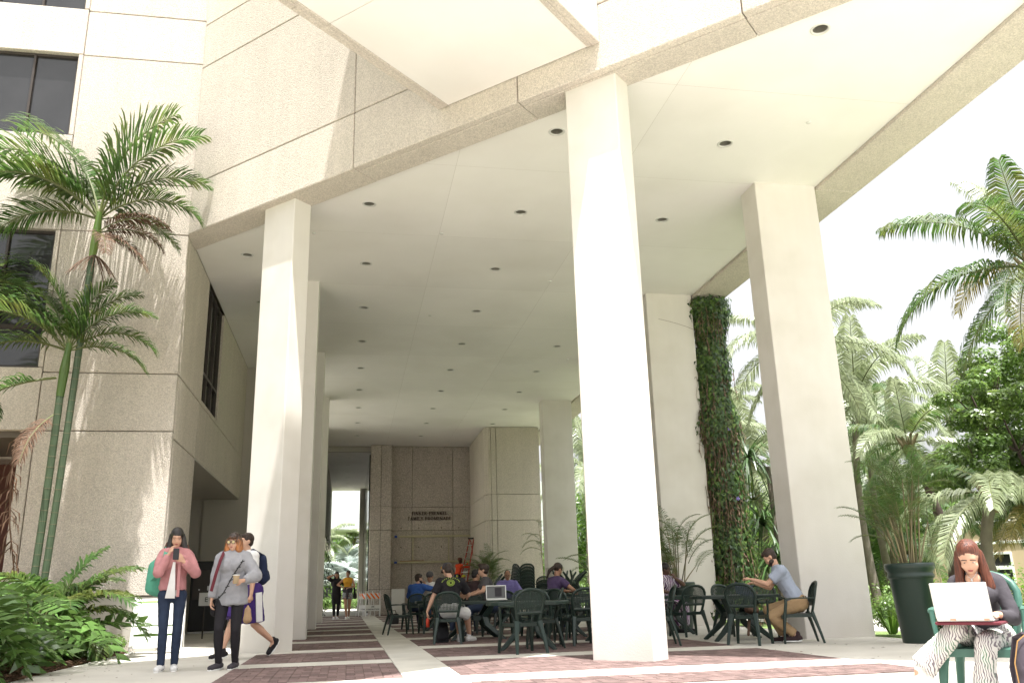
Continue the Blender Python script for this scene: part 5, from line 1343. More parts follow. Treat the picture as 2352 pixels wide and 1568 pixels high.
    # face pieces
    if gazeeyes:
        for q in (-1,1):
            g = G(); g.ell((0,0,0),(.0105,.005,.005 if look[2] > -.3 else .0022),nu=8,nv=6); o = g.ob('eye','eye_white',T,smooth=True); o.location = Hd+HR@Vector((q*.030,.078,.010)); o.rotation_euler = HR.to_euler()
            h = G(); h.ell((0,.0035,0),(.0062,.0035,.0052 if look[2]>-.3 else .0024),nu=8,nv=6); h.ob('iris','eye',o,smooth=True)
            g = G(); g.tube([(-.02,0,0),(0,.004,.005),(.02,-.003,.0)],.0032,5); o = g.ob('eyebrow','hair_black',T); o.location = Hd+HR@Vector((q*.031,.083,.031)); o.rotation_euler = HR.to_euler()
        g = G(); g.ell((0,0,.003),(.020,.006,.0045),nu=10,nv=6); g.ell((0,0,-.0035),(.017,.007,.005),nu=10,nv=6); o = g.ob('mouth','lip',T,smooth=True); o.location = Hd+HR@Vector((0,.083,-.056)); o.rotation_euler = HR.to_euler()
    # shoes
    if shoe:
        for A_,tv in ((AR,toeR),(AL,toeL)):
            f = Vector(tv).normalized(); up = Vector((0,0,1)) if abs(f.z)<.8 else Vector((0,-1,0)); x = f.cross(up).normalized(); up = x.cross(f)
            hb = A_-f*.055-up*.045; pr = [('c',A_-f*.02+up*.015,A_-f*.012-up*.05,.043,.046),('c',hb,A_+f*.06-up*.052,.040,.046,x,.95),('c',A_+f*.05-up*.045,A_+f*.16-up*.055,.047,.042,x,.8)]
            sh = ob('shoe',blob(pr,max(.008,voxel*.8),2,name='shoe',mats=shoe[0]),T)
            g = G(); pts = [hb-up*.032-f*.02,A_-up*.084+f*.0,A_+f*.08-up*.086,A_+f*.185-up*.08]; V=[]; rib(g,pts,[.062,.068,.084,.05],[.024,.022,.02,.016],side=x); g.ob('sole',shoe[1],sh)
            if len(shoe) > 2:
                for k in range(3):
                    for q in (-1,1):
                        g = G(); b0 = A_+f*(.02+.028*k)-up*.072+x*q*.040; g.tube([b0,b0+up*.045-f*.022-x*q*.010],.0055,4); g.ob('stripe',shoe[2],sh)
    return info
def garment(I, name, col, prims, seed=0, wr=.006, sm=3, parent=None, vox=None):
    return ob(name,blob(prims,vox or max(I['vox'],.011),sm,wr,seed,name,col),parent or I['T'])
def top_prims(I, inf=.018, sleeve=1.0, length=.0, loose=1.0, cuff=None, hem=None):
    """sleeve 0..2 (1=elbow, 2=wrist); length = how far below pelvis centre"""
    P,Ch,nb,X,B = I['P'],I['Ch'],I['nb'],I['X'],I['B']; sp = I['spine']
    pr = [('c',I['waist'],Ch,(.122*B+inf)*loose,.152*B+inf,X,.74),('c',Ch-X*.09,Ch+X*.09,.093*B+inf,.093*B+inf),('c',I['SR']-X*.035,nb-sp*.02,.056+inf,.052+inf),('c',I['SL']+X*.035,nb-sp*.02,.056+inf,.052+inf)]
    if I['fem']:
        for q in (-1,1): pr.append(('e',Ch+I['cf']@Vector((q*.07,.075,-.04)),(.062+inf,.06+inf,.06+inf)))
    down = I['P']-sp*length if hem is None else hem
    pr.append(('c',down,I['waist'],(.138*B+inf)*loose,(.125*B+inf)*loose,X,.78,14,False))
    for S_,E_,W_ in ((I['SR'],I['ER'],I['WR']),(I['SL'],I['EL'],I['WL'])):
        if sleeve <= 0: continue
        if not I['fem']: pr.append(('e',S_,(.060*B+inf,)*3))
        t = min(1,sleeve); pr.append(('c',S_,S_.lerp(E_,t),.052*B+inf,(.046*B+inf)*(1.1 if sleeve<1 else 1),None,1.0,12,sleeve>=1))
        if sleeve > 1: pr.append(('c',E_,E_.lerp(W_,sleeve-1),.043*B+inf,(cuff or (.03*B+inf)),None,1.0,12,False)); pr.append(('e',E_,(.043*B+inf,)*3))
    return pr
def leg_prims(I, inf=.012, length=2.0, flare=None, knee=None):
    P,hf,B = I['P'],I['hf'],I['B']; XH = hf@Vector((1,0,0))
    pr = [('c',P-XH*.055+hf@Vector((0,-.015,-.02)),P+XH*.055+hf@Vector((0,-.015,-.02)),.117*B+inf,.117*B+inf),('c',P,P+I['spine']*.09,.136*B+inf*.7,.13*B+inf*.5,I['X'],.76,14,False)]
    for H_,K_,A_ in ((I['HRp'],I['KR'],I['AR']),(I['HLp'],I['KL'],I['AL'])):
        t = min(1,length); E = H_.lerp(K_,t); pr.append(('c',H_,E,.088*B+inf,(knee or (.058*B+inf)) if length>=1 else (.075*B+inf*1.6),None,1.0,12,length>=1))
        if length > 1: 
            q = K_.lerp(A_,.35); pr.append(('c',K_,q,.056*B+inf,.058*B+inf)); pr.append(('c',q,K_.lerp(A_,min(1.0,length-1))-Vector((0,0,.025 if length>1.95 else 0)),.057*B+inf,flare or (.036+inf),None,1.0,12,False))
    return pr
def hair_cap(I, col, extra=(), r=(.084,.101,.094), off=(0,-.026,.042), sm=2, name='hair', parts=True, wr=.003):
    H,R = I['Hd'],I['HR']; pr = [('e',H+R@Vector(off),r,R)]
    for p in extra:
        if p[0]=='e': pr.append(('e',H+R@Vector(p[1]),p[2],R))
        elif p[0]=='w': a_ = H+R@Vector(p[1]); pr.append(('c',a_,a_+Vector(p[2]),p[3],p[4],Vector((1,0,0)),p[5] if len(p)>5 else 1.0))
        else: pr.append(('c',H+R@Vector(p[1]),H+R@Vector(p[2]),p[3],p[4],R@Vector((1,0,0)),p[5] if len(p)>5 else 1.0))
    return ob(name,blob(pr,max(.009,I['vox']*.8),sm,wr,3,name,col),I['T'])
def short_hair(I, col): return hair_cap(I,col,[('e',(0,-.05,-.01),(.07,.062,.065)),('e',(.0,.01,.085),(.062,.07,.035))],r=(.082,.098,.088),off=(0,-.028,.046))
def glasses(I, big=False, lens=None):
    H,R = I['Hd'],I['HR']; g = G(); rr_ = .024 if big else .019
    for q in (-1,1):
        c = Vector((q*.032,.098,.010)); g.tube([H+R@(c+Vector((rr_*math.cos(a*PI/6),0,rr_*math.sin(a*PI/6)))) for a in range(13)],.0035 if big else .002,5,cap=False)
        g.tube([H+R@Vector((q*(.032+rr_),.096,.014)),H+R@Vector((q*.078,.0,.012))],.0025,4)
    g.tube([H+R@Vector((-.008,.1,.012)),H+R@Vector((.008,.1,.012))],.003,4)
    o = g.ob('glasses','black',I['T'])
    if lens:
        for q in (-1,1):
            h = G(); c = Vector((q*.032,.098,.010)); n=12; h.add([H+R@(c+Vector((rr_*math.cos(a*2*PI/n),0,rr_*math.sin(a*2*PI/n)))) for a in range(n)],[tuple(range(n))]); h.ob('lens',lens,o)
    return o
def backpack(I, col, sc=1.0, strap=None, off=(0,0,0)):
    Ch,cf,sp = I['Ch'],I['cf'],I['spine']; b = Ch+cf@Vector((0,-.21,-.08))+Vector(off)
    pr = [('c',b+sp*.10,b-sp*.18,.125*sc,.145*sc,I['X'],.62),('c',b-cf@Vector((0,.07,0))-sp*.1,b-cf@Vector((0,.07,0))-sp*.17,.08*sc,.09*sc,I['X'],.6)]
    o = garment(I,'backpack',col,pr,5,.008)
    g = G()
    for S_,q in ((I['SR'],1),(I['SL'],-1)):
        if strap is not None and q not in strap: continue
        xx = I['X']*q; top_ = Ch+xx*.11+sp*.155; g2 = [b+xx*.07+sp*.16,top_-cf@Vector((0,.03,0)),Ch+xx*.125+cf@Vector((0,.155,.03)),Ch+xx*.15+cf@Vector((0,.10,-.16)),b+xx*.12-sp*.12]; rib(g,g2,.055,.014,side=I['X'])
    g.ob('strap',col,o)
    return o
def W(I,p): return I['T'].matrix_world@Vector(p) if False else Vector(I['T'].location)+Matrix.Rotation(I['T'].rotation_euler.z,3,'Z')@(Vector(p)*I['T'].scale[0])
def held(name,label,cat,I,g_or_me,loc,rot=None,mats=None):
    o = bpy.data.objects.new(name,g_or_me); COL.objects.link(o); o.location = W(I,loc); o.rotation_euler = (rot[0],rot[1],rot[2]+I['T'].rotation_euler.z) if rot else (0,0,I['T'].rotation_euler.z); return tag(o,label,cat)

def ombre(n, top, low, z0, z1):
    m = mat(n,top,.36,spec=.55); M[n] = m; nt = m.node_tree; N = nt.nodes; l = nt.links
    tc = N.new('ShaderNodeTexCoord'); sp_ = N.new('ShaderNodeSeparateXYZ'); nz = N.new('ShaderNodeTexNoise'); nz.inputs['Scale'].default_value = 30
    mr = N.new('ShaderNodeMapRange'); mr.inputs[1].default_value = z0; mr.inputs[2].default_value = z1; mx = N.new('ShaderNodeMix'); mx.data_type = 'RGBA'
    mp = N.new('ShaderNodeMapping'); mp.inputs['Scale'].default_value = (3,3,.25); l.new(tc.outputs['Object'],mp.inputs[0]); l.new(mp.outputs[0],nz.inputs['Vector'])
    ad = N.new('ShaderNodeMath'); ad.operation = 'MULTIPLY_ADD'; ad.inputs[1].default_value = .12; l.new(tc.outputs['Object'],sp_.inputs[0]); l.new(nz.outputs['Fac'],ad.inputs[0]); l.new(sp_.outputs['Z'],ad.inputs[2])
    mr.inputs[1].default_value += .06; mr.inputs[2].default_value += .06
    l.new(ad.outputs[0],mr.inputs[0]); l.new(mr.outputs[0],mx.inputs[0]); mx.inputs[6].default_value = (*low,1); mx.inputs[7].default_value = (*top,1); l.new(mx.outputs[2],N['Principled BSDF'].inputs['Base Color']); strands(m); return n
# --- 1. woman in pink jacket reading her phone
I = person('young woman in pink denim jacket and dark jeans looking down at a phone',(-2.27,12.42,0),191,1.015,pelvis=(0,0,.955),chest=(0,-.0,1.375),look=(.06,1,-.42),
    hR=(.085,.16,1.43),eR=(.55,-.2,-1),hL=(-.10,.26,1.33),eL=(-.7,-.1,-1),palmR=((-.3,-.25,1),(-.8,-.4,0)),palmL=((.55,.1,.8),(.4,-1,0)),fR=(.075,.03,.095),fL=(-.085,-.04,.095),kR=(-.05,1,0),kL=(.05,1,0),toeR=(.30,1,-.05),toeL=(.03,1,-.05),
    female=True,voxel=.0085,shoe=('white_cloth','white','black'),fist=(.5,.75),build=.88)
garment(I,'tshirt','white_cloth',top_prims(I,.008,.0,.05),1,.004)
jk = top_prims(I,.027,1.92,-.035,1.1,cuff=.042)
garment(I,'jacket','pink_denim',jk,2,.014)
cf = I['cf']; g = G()      # open front showing the shirt
for z,x0,x1,y in ((1.30,.0,.05,.0),): pass
def front_strip(I, pts, w, t, name, m, parent=None):
    g = G(); rib(g,pts,w,t,side=(1,0,0)); return g.ob(name,m,parent or I['T'])
front_strip(I,[(.012,.165,1.33),(.018,.172,1.2),(.022,.168,1.05),(.028,.155,.93),(.03,.14,.885)],[.03,.055,.085,.11,.12],.012,'shirt_front','white_cloth')
for z in (1.28,1.13,.99):
    g = G(); g.ell((0,0,0),(.009,.004,.009)); o = g.ob('button','steel',I['T']); o.location = (-.05,.165 if z>1 else .155,z)
front_strip(I,[(-.055,.170,1.32),(-.055,.175,1.15),(-.06,.165,.97),(-.06,.158,.90)],.035,.012,'placket','pink_denim')
garment(I,'jeans','jean',leg_prims(I,.006,1.99,.046),3,.004)
hair_cap(I,ombre('long_ombre',(.014,.010,.009),(.13,.045,.02),1.28,1.42),[('w',(.064,-.02,.03),(.03,-.03,-.22),.034,.046,.8),('w',(-.064,-.02,.03),(-.05,-.03,-.24),.035,.05,.8),('w',(.07,.0,-.16),(-.02,.10,-.30),.04,.028,.8),('w',(.05,.10,-.42),(-.02,.03,-.16),.028,.008),('w',(0,-.07,0),(0,-.05,-.30),.085,.075,.7)],r=(.083,.099,.092),off=(0,-.026,.045))
hair_cap(I,'hair_auburn',[('w',(-.10,-.02,-.13),(-.07,.07,-.27),.055,.02,.7),('w',(.09,-.04,-.10),(.09,-.0,-.20),.05,.025,.7)],r=(.01,.01,.01),off=(-.11,-.05,-.2),name='hair_ends')
backpack(I,'mint',1.18,strap=(1,),off=(.17,-.02,-.10))
g = G(); g.bbox((-.037,-.005,-.075),(.037,.005,.075),.004); h = g.me('phone','black'); held('smartphone','black smartphone held up by the woman in the pink jacket','phone',I,h,(.0,.285,1.425),(.25,0,0))
# --- 2. woman in grey sweatshirt with cup
I = person('woman with orange bob and round mirrored sunglasses in oversized grey sweatshirt',(-1.52,12.35,0),176,.99,pelvis=(0,0,.935),chest=(0,0,1.345),look=(.22,1,-.12),
    hR=(.25,.10,.76),eR=(.6,-1,0),hL=(-.19,.27,1.10),eL=(-.9,-.4,-.6),palmR=((0,.15,-1),(-1,0,0)),palmL=((.9,.3,.1),(.2,-1,0)),fR=(.10,.06,.095),fL=(-.095,-.02,.095),toeR=(.45,1,-.05),toeL=(.18,1,-.05),
    female=True,voxel=.0085,shoe=('charcoal_top','white'),fist=(.5,.8),build=.93)
sp_ = top_prims(I,.042,1.9,.06,1.16,cuff=.045,hem=Vector((-.02,0,.80)))
sw_ = garment(I,'sweatshirt','grey_sweat',sp_,6,.016)
g = G(); zs_ = [1.345,1.27,1.19,1.11,1.03,.95,.885]; xs_ = [-.155,-.11,-.06,-.02,.02,.06,.125]
for i in range(6): g.tube([(xs_[i],.215-.02*(i==0),zs_[i]),(xs_[i+1],.222-.02*(i==5),zs_[i+1])],.008,5)
for i in range(7):
    x,z = xs_[i],zs_[i]; g.tube([(x-.03,.206,z+.012),(x+.02,.215,z-.006)],.006,4); g.tube([(x-.01,.206,z+.03),(x+.012,.215,z-.02)],.005,4)
g.ob('lacing','black',sw_)
garment(I,'leggings','black_cloth',leg_prims(I,.010,1.99,.040),7,.002)
hair_cap(I,ombre('bob_ombre',(.035,.018,.012),(.36,.13,.035),1.55,1.68),[('e',(0,.060,.066),(.058,.030,.022)),('w',(.066,.012,.02),(.014,.0,-.12),.042,.046,.9),('w',(-.066,.012,.02),(-.014,.0,-.12),.042,.046,.9),('w',(.04,-.06,.0),(.01,0,-.12),.06,.06,.8),('w',(-.04,-.06,.0),(-.01,0,-.12),.06,.06,.8)],r=(.087,.103,.096),off=(0,-.026,.042))
glasses(I,True,'lens')
g = G(); rib(g,[(.10,-.12,1.45),(.115,.05,1.49),(.125,.20,1.38),(.165,.235,1.2),(.22,.20,.98)],.04,.014); g.ob('bag_strap','burgundy',I['T'])
garment(I,'shoulder_bag','black_cloth',[('c',(.22,-.08,1.0),(.2,-.08,.72),.07,.11,(0,1,0),.6)],4,.006)
g = G(); g.lathe([(.0001,-.055),(.03,-.055),(.042,.05),(.044,.055),(.040,.052),(.0001,.045)],18); cupme = g.me('cup','beige_bag',True)
cup = held('paper_cup','tan paper coffee cup held by the woman in the grey sweatshirt','cup',I,cupme,(-.115,.335,1.12))
g = G(); g.lathe([(.042,.047),(.046,.05),(.046,.058),(.041,.058)],18); g.ob('rim','white',cup)
# --- 3. man walking behind
I = person('man in white t-shirt and purple basketball shorts walking behind with a navy backpack',(-1.50,14.3,0),128,1.06,pelvis=(0,0,.93),chest=(0,.05,1.355),look=(.1,1,0),chest_fwd=(.1,1,0),
    hR=(.20,.22,.86),eR=(.3,-1,-.3),hL=(-.25,.12,.86),eL=(-.4,-1,0),palmL=((0,.3,-1),(1,0,0)),fR=(.08,.34,.10),fL=(-.09,-.38,.22),kL=(0,1,-.25),toeR=(.05,1,-.1),toeL=(-.2,.85,-.85),voxel=.010,shoe=('black_cloth','white'),fist=(.6,.8))
garment(I,'tshirt','white_cloth',top_prims(I,.020,.62,.07,1.05),8,.006)
garment(I,'shorts','purple_shorts',leg_prims(I,.045,.95),9,.009)
short_hair(I,'hair_brown'); backpack(I,'navy',1.0)
for x in (-1,1):
    g = G(); a = I['HRp'] if x>0 else I['HLp']; k = I['KR'] if x>0 else I['KL']; rib(g,[a+Vector((x*.160,0,.0)),a.lerp(k,.5)+Vector((x*.150,0,0)),a.lerp(k,.93)+Vector((x*.142,0,0))],.10,.02,side=(0,1,0)); g.ob('side_stripe','white_cloth',I['T'])
pb = blob([('c',(0,0,0),(0,0,-.14),.055,.085,(1,0,0),.6),('c',(0,0,.06),(0,0,0),.012,.05,(1,0,0),.5)],.01,2,.008,3,'bag','paper')
held('paper_bag','crumpled brown paper bag carried by the man in purple shorts','bag',I,pb,(-.27,.17,.67))
# --- 4/5 couple far away
I = person('woman in black dress shading her eyes, left of the distant walking pair',(-.50,38.6,0),184,1.10,voxel=.016,female=True,skin='skin_mid',hR=(.12,.2,1.62),eR=(1,0,-.3),hL=(-.3,.05,.95),eL=(-1,-.3,0),fR=(.07,.1,.09),fL=(-.07,-.05,.09),shoe=('white_cloth','white'))
garment(I,'dress','black_cloth',top_prims(I,.02,.7,.38,1.1),1,.006); garment(I,'leggings','black_cloth',leg_prims(I,.008,1.9),1,.002)
hair_cap(I,'hair_black',[('c',(0,-.06,0),(0,-.07,-.3),.075,.06,.6),('c',(.06,-.03,0),(.08,.0,-.25),.04,.03),('c',(-.06,-.03,0),(-.08,.0,-.25),.04,.03)])
I = person('woman in mustard top and patterned shorts, right of the distant walking pair',(-.03,38.4,0),178,1.12,voxel=.016,female=True,skin='skin_mid',look=(.4,1,0),hR=(.2,.12,1.15),eR=(1,-.3,-.6),hL=(-.05,.24,1.12),eL=(-1,-.2,-.5),fR=(.02,.12,.09),fL=(-.05,-.12,.09),shoe=('white_cloth','white'))
garment(I,'top','yellow_top',top_prims(I,.010,0,-.04),1,.004); garment(I,'shorts','short_print',leg_prims(I,.02,.45),1,.004)
garment(I,'waist_wrap','charcoal_top',[('c',(-.06,.03,1.03),(.06,.03,1.03),.125,.125),('c',(0,.16,1.0),(.01,.17,.72),.05,.03)],2,.01)
hair_cap(I,'hair_brown',[('e',(0,-.08,.03),(.05,.05,.06))])
garment(I,'shoulder_bag','black_cloth',[('c',(-.25,-.02,1.1),(-.27,-.02,.78),.05,.12,(0,1,0),.6),('c',(-.17,0,1.45),(-.25,-.02,1.1),.015,.015)],2,.004)
# --- workers
def hardhat(I,col):
    H,R = I['Hd'],I['HR']; g = G(); n=16; V=[]; 
    for j,(r,z) in enumerate(((.135,.045),(.118,.05),(.112,.10),(.085,.14),(.04,.158),(.001,.16))):
        for k in range(n): a=2*PI*k/n; V.append(H+R@Vector((r*.9*math.cos(a),r*1.06*math.sin(a)-.015,z)))
    g.add(V,[(j*n+k,j*n+(k+1)%n,(j+1)*n+(k+1)%n,(j+1)*n+k) for j in range(5) for k in range(n)]); return g.ob('hard_hat',col,I['T'],smooth=True)
M['hat_yellow'] = mat('hat_yellow',(.62,.62,.03),.35); M['hat_brown'] = mat('hat_brown',(.16,.05,.035),.35); M['glove'] = mat('glove',(.55,.6,.12),.8)
I = person('worker in orange long sleeved shirt and brown hard hat up the ladder',(5.15,42.9,.70),-62,1.08,pelvis=(0,0,.95),chest=(0,.1,1.33),skin='skin_dark',voxel=.016,hR=(.12,.45,1.5),hL=(-.12,.48,1.42),eR=(1,0,-1),eL=(-1,0,-1),fR=(.1,.12,.09),fL=(-.1,.0,.09),shoe=('black_cloth','black'))
garment(I,'shirt','hi_vis',top_prims(I,.02,1.85,.05),1,.006); garment(I,'trousers','jean',leg_prims(I,.014,1.95),1,.004); hardhat(I,'hat_brown')
g = G(); g.ell(I['WR']+Vector((0,.05,.02)),(.05,.06,.05)); g.ell(I['WL']+Vector((0,.05,.02)),(.05,.06,.05)); g.ob('glove','glove',I['T'],smooth=True)
I = person('worker in orange shirt and yellow hard hat steadying the ladder, back turned',(5.35,41.8,0),15,.98,pelvis=(0,0,.95),chest=(0,.05,1.36),look=(.1,1,-.2),skin='skin_mid',voxel=.016,hR=(.42,.18,1.18),eR=(.3,-1,.2),hL=(-.28,.22,1.68),eL=(-1,-.3,-.5),fR=(.12,0,.09),fL=(-.12,.0,.09),shoe=('black_cloth','black'))
garment(I,'shirt','hi_vis',top_prims(I,.022,1.85,.05),1,.006); garment(I,'trousers','jean',leg_prims(I,.014,1.95),1,.004); hardhat(I,'hat_yellow')
g = G(); g.ell(I['WL']+Vector((0,.02,.05)),(.05,.05,.07)); g.ell(I['WR']+Vector((.04,.02,.0)),(.06,.05,.05)); g.ob('glove','glove',I['T'],smooth=True)
# --- seated people
def seated(label,x,y,rz,s=1.0,**k):
    d = dict(pelvis=(0,-.04,.56),chest=(0,.10,.93),look=(0,1,-.35),fR=(.13,.40,.09),fL=(-.13,.42,.09),kR=(.1,.3,1),kL=(-.1,.3,1),hR=(.14,.42,.76),hL=(-.14,.42,.76),eR=(1,-.3,-.4),eL=(-1,-.3,-.4),voxel=.013,shoe=('dark_grey','white')); d.update(k)
    return person(label,(x,y,0),rz,s,**d)
# bearded man in blue
I = seated('bearded man in bright blue shirt seated at the left far table, chin on his hand',1.75,23.9,-35,1.08,skin='skin_light',look=(.7,1,-.1),hR=(.10,.34,1.02),hL=(-.14,.4,.76),palmR=((-.2,-.2,1),(0,-1,0)))
garment(I,'shirt','blue_shirt',top_prims(I,.02,1.2,.05),1,.006); garment(I,'trousers','jean',leg_prims(I,.012,1.95),1,.003); short_hair(I,'hair_brown'); hair_cap(I,'hair_brown',[('e',(.045,.02,-.06),(.022,.04,.03)),('e',(-.045,.02,-.06),(.022,.04,.03))],r=(.045,.045,.028),off=(0,.05,-.085),name='beard'); glasses(I)
I = seated('man in white t-shirt with a grey cap worn backwards beside the bearded man',2.25,24.7,160,1.12,look=(.1,1,-.5),skin='skin_mid',hR=(.2,.35,.76))
garment(I,'tshirt','white_cloth',top_prims(I,.018,.6,.05),1,.006); garment(I,'shorts','dark_grey',leg_prims(I,.02,.95),1,.003); hair_cap(I,'dark_grey',[('e',(0,-.1,-.0),(.055,.05,.012))],r=(.088,.104,.085),off=(0,-.02,.055),name='cap')
I = seated('dark haired man in maroon shirt and glasses seen from behind, leaning on the table',2.75,20.5,-42,1.08,skin='skin_mid',look=(.5,1,-.3),chest=(.0,.16,.92))
garment(I,'shirt','maroon',top_prims(I,.022,1.2,.05),2,.006); garment(I,'trousers','jean',leg_prims(I,.012,1.95),1,.003); short_hair(I,'hair_black'); glasses(I)
# man in cap
I = seated('man in black cap and printed black t-shirt, back to camera, reaching down',1.83,16.55,-6,1.06,pelvis=(.02,-.05,.56),chest=(.03,.12,.95),head=(-.03,.20,1.21),look=(-.35,1,-.45),hL=(-.42,.02,.44),eL=(-1,.1,.1),palmL=((.2,.2,-1),(1,0,0)),hR=(.16,.42,.76),fR=(.36,.50,.09),fL=(.18,.34,.09),kR=(.3,.3,1),kL=(.1,.3,1),toeR=(.6,.8,0),skin='skin_light',shoe=('white_cloth','white'),voxel=.011)
garment(I,'tshirt','black_cloth',top_prims(I,.026,.72,.08,1.05),3,.007); garment(I,'shorts','white_cloth',leg_prims(I,.022,.9),4,.007); short_hair(I,'hair_brown')
cp = hair_cap(I,'charcoal_top',[('c',(-.02,.09,.045),(-.03,.15,.03),.06,.05,.22)],r=(.089,.106,.088),off=(0,-.016,.056),name='cap')
g = G(); n=14; H,R = I['Hd'],I['HR']; g.add([H+R@Vector((-.089+.004*0,.03+.032*math.cos(2*PI*k/n),.075+.02*math.sin(2*PI*k/n)))+R@Vector((-.003,0,0)) for k in range(n)],[tuple(range(n))]); g.ob('patch','yellow_top',cp)
M['lime'] = mat('lime',(.42,.55,.10),.7); Tm = I['T']; g = G()
for k in range(16):
    a0 = k*2*PI/16; g.tube([(.03+.022*math.cos(a0),-.072,1.0+.018*math.sin(a0)),(.03+.062*math.cos(a0),-.085,1.0+.047*math.sin(a0))],.0042,4)
g.tube([(.03+.067*math.cos(2*PI*k/16),-.085,1.0+.052*math.sin(2*PI*k/16)) for k in range(17)],.0035,4)
for k in range(11):
    a0 = PI*(.92-.084*k); x = .03+.155*math.cos(a0); z = .995+.085*math.sin(a0); g.tube([(x-.006,-.072,z-.010),(x+.004,-.072,z+.012)],.0035,4); g.tube([(x-.007,-.072,z+.006),(x+.008,-.073,z+.001)],.0035,4)
g.ob('back_print','lime',I['T'])
g = G(); g.tube([(0,0,-.09),(0,0,.05),(0,0,.07),(0,0,.10)],[.032,.032,.014,.013],12); M['red_drink']=mat('red_drink',(.6,.06,.03),.2); o = held('drink_bottle','small red drink bottle in the hand of the man in the black cap','bottle',I,g.me('bottle','red_drink',True),(-.37,.06,.36))
g = G(); g.lathe([(.015,.095),(.015,.12),(.0001,.12)],10); g.ob('bottle_cap','white',o)
I = seated('young man with glasses and messy dark hair in grey t-shirt, facing left',2.95,18.9,85,1.10,skin='skin_light',look=(0,1,0),hL=(-.25,.35,.76),hR=(.2,.4,.76),chest=(0,.06,.95))
garment(I,'tshirt','dark_grey',top_prims(I,.02,.62,.05),5,.006); garment(I,'trousers','jean',leg_prims(I,.012,1.95),1,.003); hair_cap(I,'hair_brown',[('e',(0,.03,.10),(.07,.075,.035)),('e',(0,-.05,-.02),(.08,.065,.06))],r=(.088,.105,.092)); glasses(I)
I = seated('dark skinned man mostly hidden behind the man in the cap, only head showing',2.28,19.6,150,1.10,skin='skin_dark',look=(-.4,1,-.1))
garment(I,'shirt','white_cloth',top_prims(I,.02,.62,.05),6,.006); garment(I,'trousers','jean',leg_prims(I,.012,1.95),1,.003); hair_cap(I,'hair_black',[],r=(.079,.096,.083),off=(0,-.024,.04))
# man with purple laptop
I = seated('smiling man with glasses in a lilac shirt behind a purple laptop',4.35,24.6,172,1.12,skin='skin_mid',look=(0,1,-.4))
garment(I,'shirt','lilac',top_prims(I,.025,1.5,.05),6,.006); garment(I,'trousers','jean',leg_prims(I,.012,1.95),1,.003); hair_cap(I,'hair_black',[],r=(.079,.094,.082),off=(0,-.03,.038)); glasses(I)
# woman purple tee
I = seated('woman with a brown ponytail in a purple t-shirt leaning on the table',4.2,18.55,-62,1.10,female=True,skin='skin_mid',look=(.1,1,-.5),chest=(0,.14,.93),hL=(-.05,.52,.78),hR=(.2,.46,.78))
garment(I,'tshirt','purple_tee',top_prims(I,.016,.6,.05),7,.005); garment(I,'trousers','jean',leg_prims(I,.012,1.95),1,.003); hair_cap(I,'hair_brown',[('c',(0,-.10,.02),(-.02,-.17,-.10),.035,.035),('c',(-.02,-.17,-.1),(-.03,-.16,-.26),.035,.012)])
I = seated('dark haired person in dark clothes cut off by the sunlit column, looking down',5.75,19.2,120,1.12,skin='skin_light',look=(0,1,-.7),chest=(0,.15,.93))
garment(I,'shirt','charcoal_top',top_prims(I,.02,1.6,.05),8,.006); garment(I,'trousers','black_cloth',leg_prims(I,.012,1.95),1,.003); short_hair(I,'hair_black')
# woman with patterned blouse
I = seated('woman in purple and white patterned blouse resting her chin on her hand',6.42,17.75,212,1.02,female=True,skin='skin_dark',look=(-.4,1,-.1),hL=(-.06,.28,1.02),palmL=((.2,-.2,1),(0,-1,0)),hR=(.25,.35,.76),build=1.15,chest=(0,.04,.95),shoe=('black_cloth','black'))
garment(I,'blouse','swirl_print',top_prims(I,.03,.8,.1,1.08),9,.007); garment(I,'trousers','swirl_print',leg_prims(I,.02,1.9),1,.005); hair_cap(I,'hair_black',[],r=(.088,.1,.092)); glasses(I)
# reading man in grey shirt
I = seated('bearded man in light grey t-shirt and khaki trousers reading at the right table',6.84,13.08,68,1.06,pelvis=(0,-.06,.57),chest=(0,.14,.96),head=(0,.27,1.21),look=(0,1,-.75),hR=(.10,.50,.84),hL=(-.05,.56,.90),eR=(.6,-.3,-1),eL=(-.6,-.3,-1),palmR=((-.2,1,.2),(0,0,-1)),palmL=((.3,1,.3),(0,0,-1)),fR=(.12,.16,.09),fL=(-.08,.02,.11),kR=(.1,1,.6),kL=(-.1,1,.6),skin='skin_light',shoe=('maroon','white'),voxel=.0095)
garment(I,'tshirt','grey_tee',top_prims(I,.024,.68,.06,1.04),10,.008); garment(I,'trousers','khaki',leg_prims(I,.018,1.93,.06),11,.008); short_hair(I,'hair_brown'); hair_cap(I,'hair_brown',[('e',(.045,.02,-.055),(.022,.045,.035)),('e',(-.045,.02,-.055),(.022,.045,.035))],r=(.042,.045,.028),off=(0,.052,-.085),name='beard')
g = G(); rib(g,[(.0,-.19,.63),(.14,-.14,.63),(.15,-.05,.62)],.035,.01,side=(0,0,1)); rib(g,[(.0,-.19,.63),(-.14,-.14,.63),(-.15,-.05,.62)],.035,.01,side=(0,0,1)); g.ob('belt','black_cloth',I['T'])
g = G(); g.bbox((-.2,-.14,0),(0,.14,.015),.003); g.bbox((.003,-.14,0),(.2,.14,.013),.003); o = g.ob('open_book','navy'); o.location = (6.2,13.42,.80); o.rotation_euler = (.25,-.45,math.radians(65)); tag(o,'dark blue folder or book held open by the reading man','book')
g = G(); g.bbox((-.15,-.11,.0),(.15,.11,.012),.003); o = g.ob('notebook','white'); o.location = (6.35,13.95,.724); o.rotation_euler = (0,0,.5); tag(o,'white papers lying on the table before the reading man','papers')
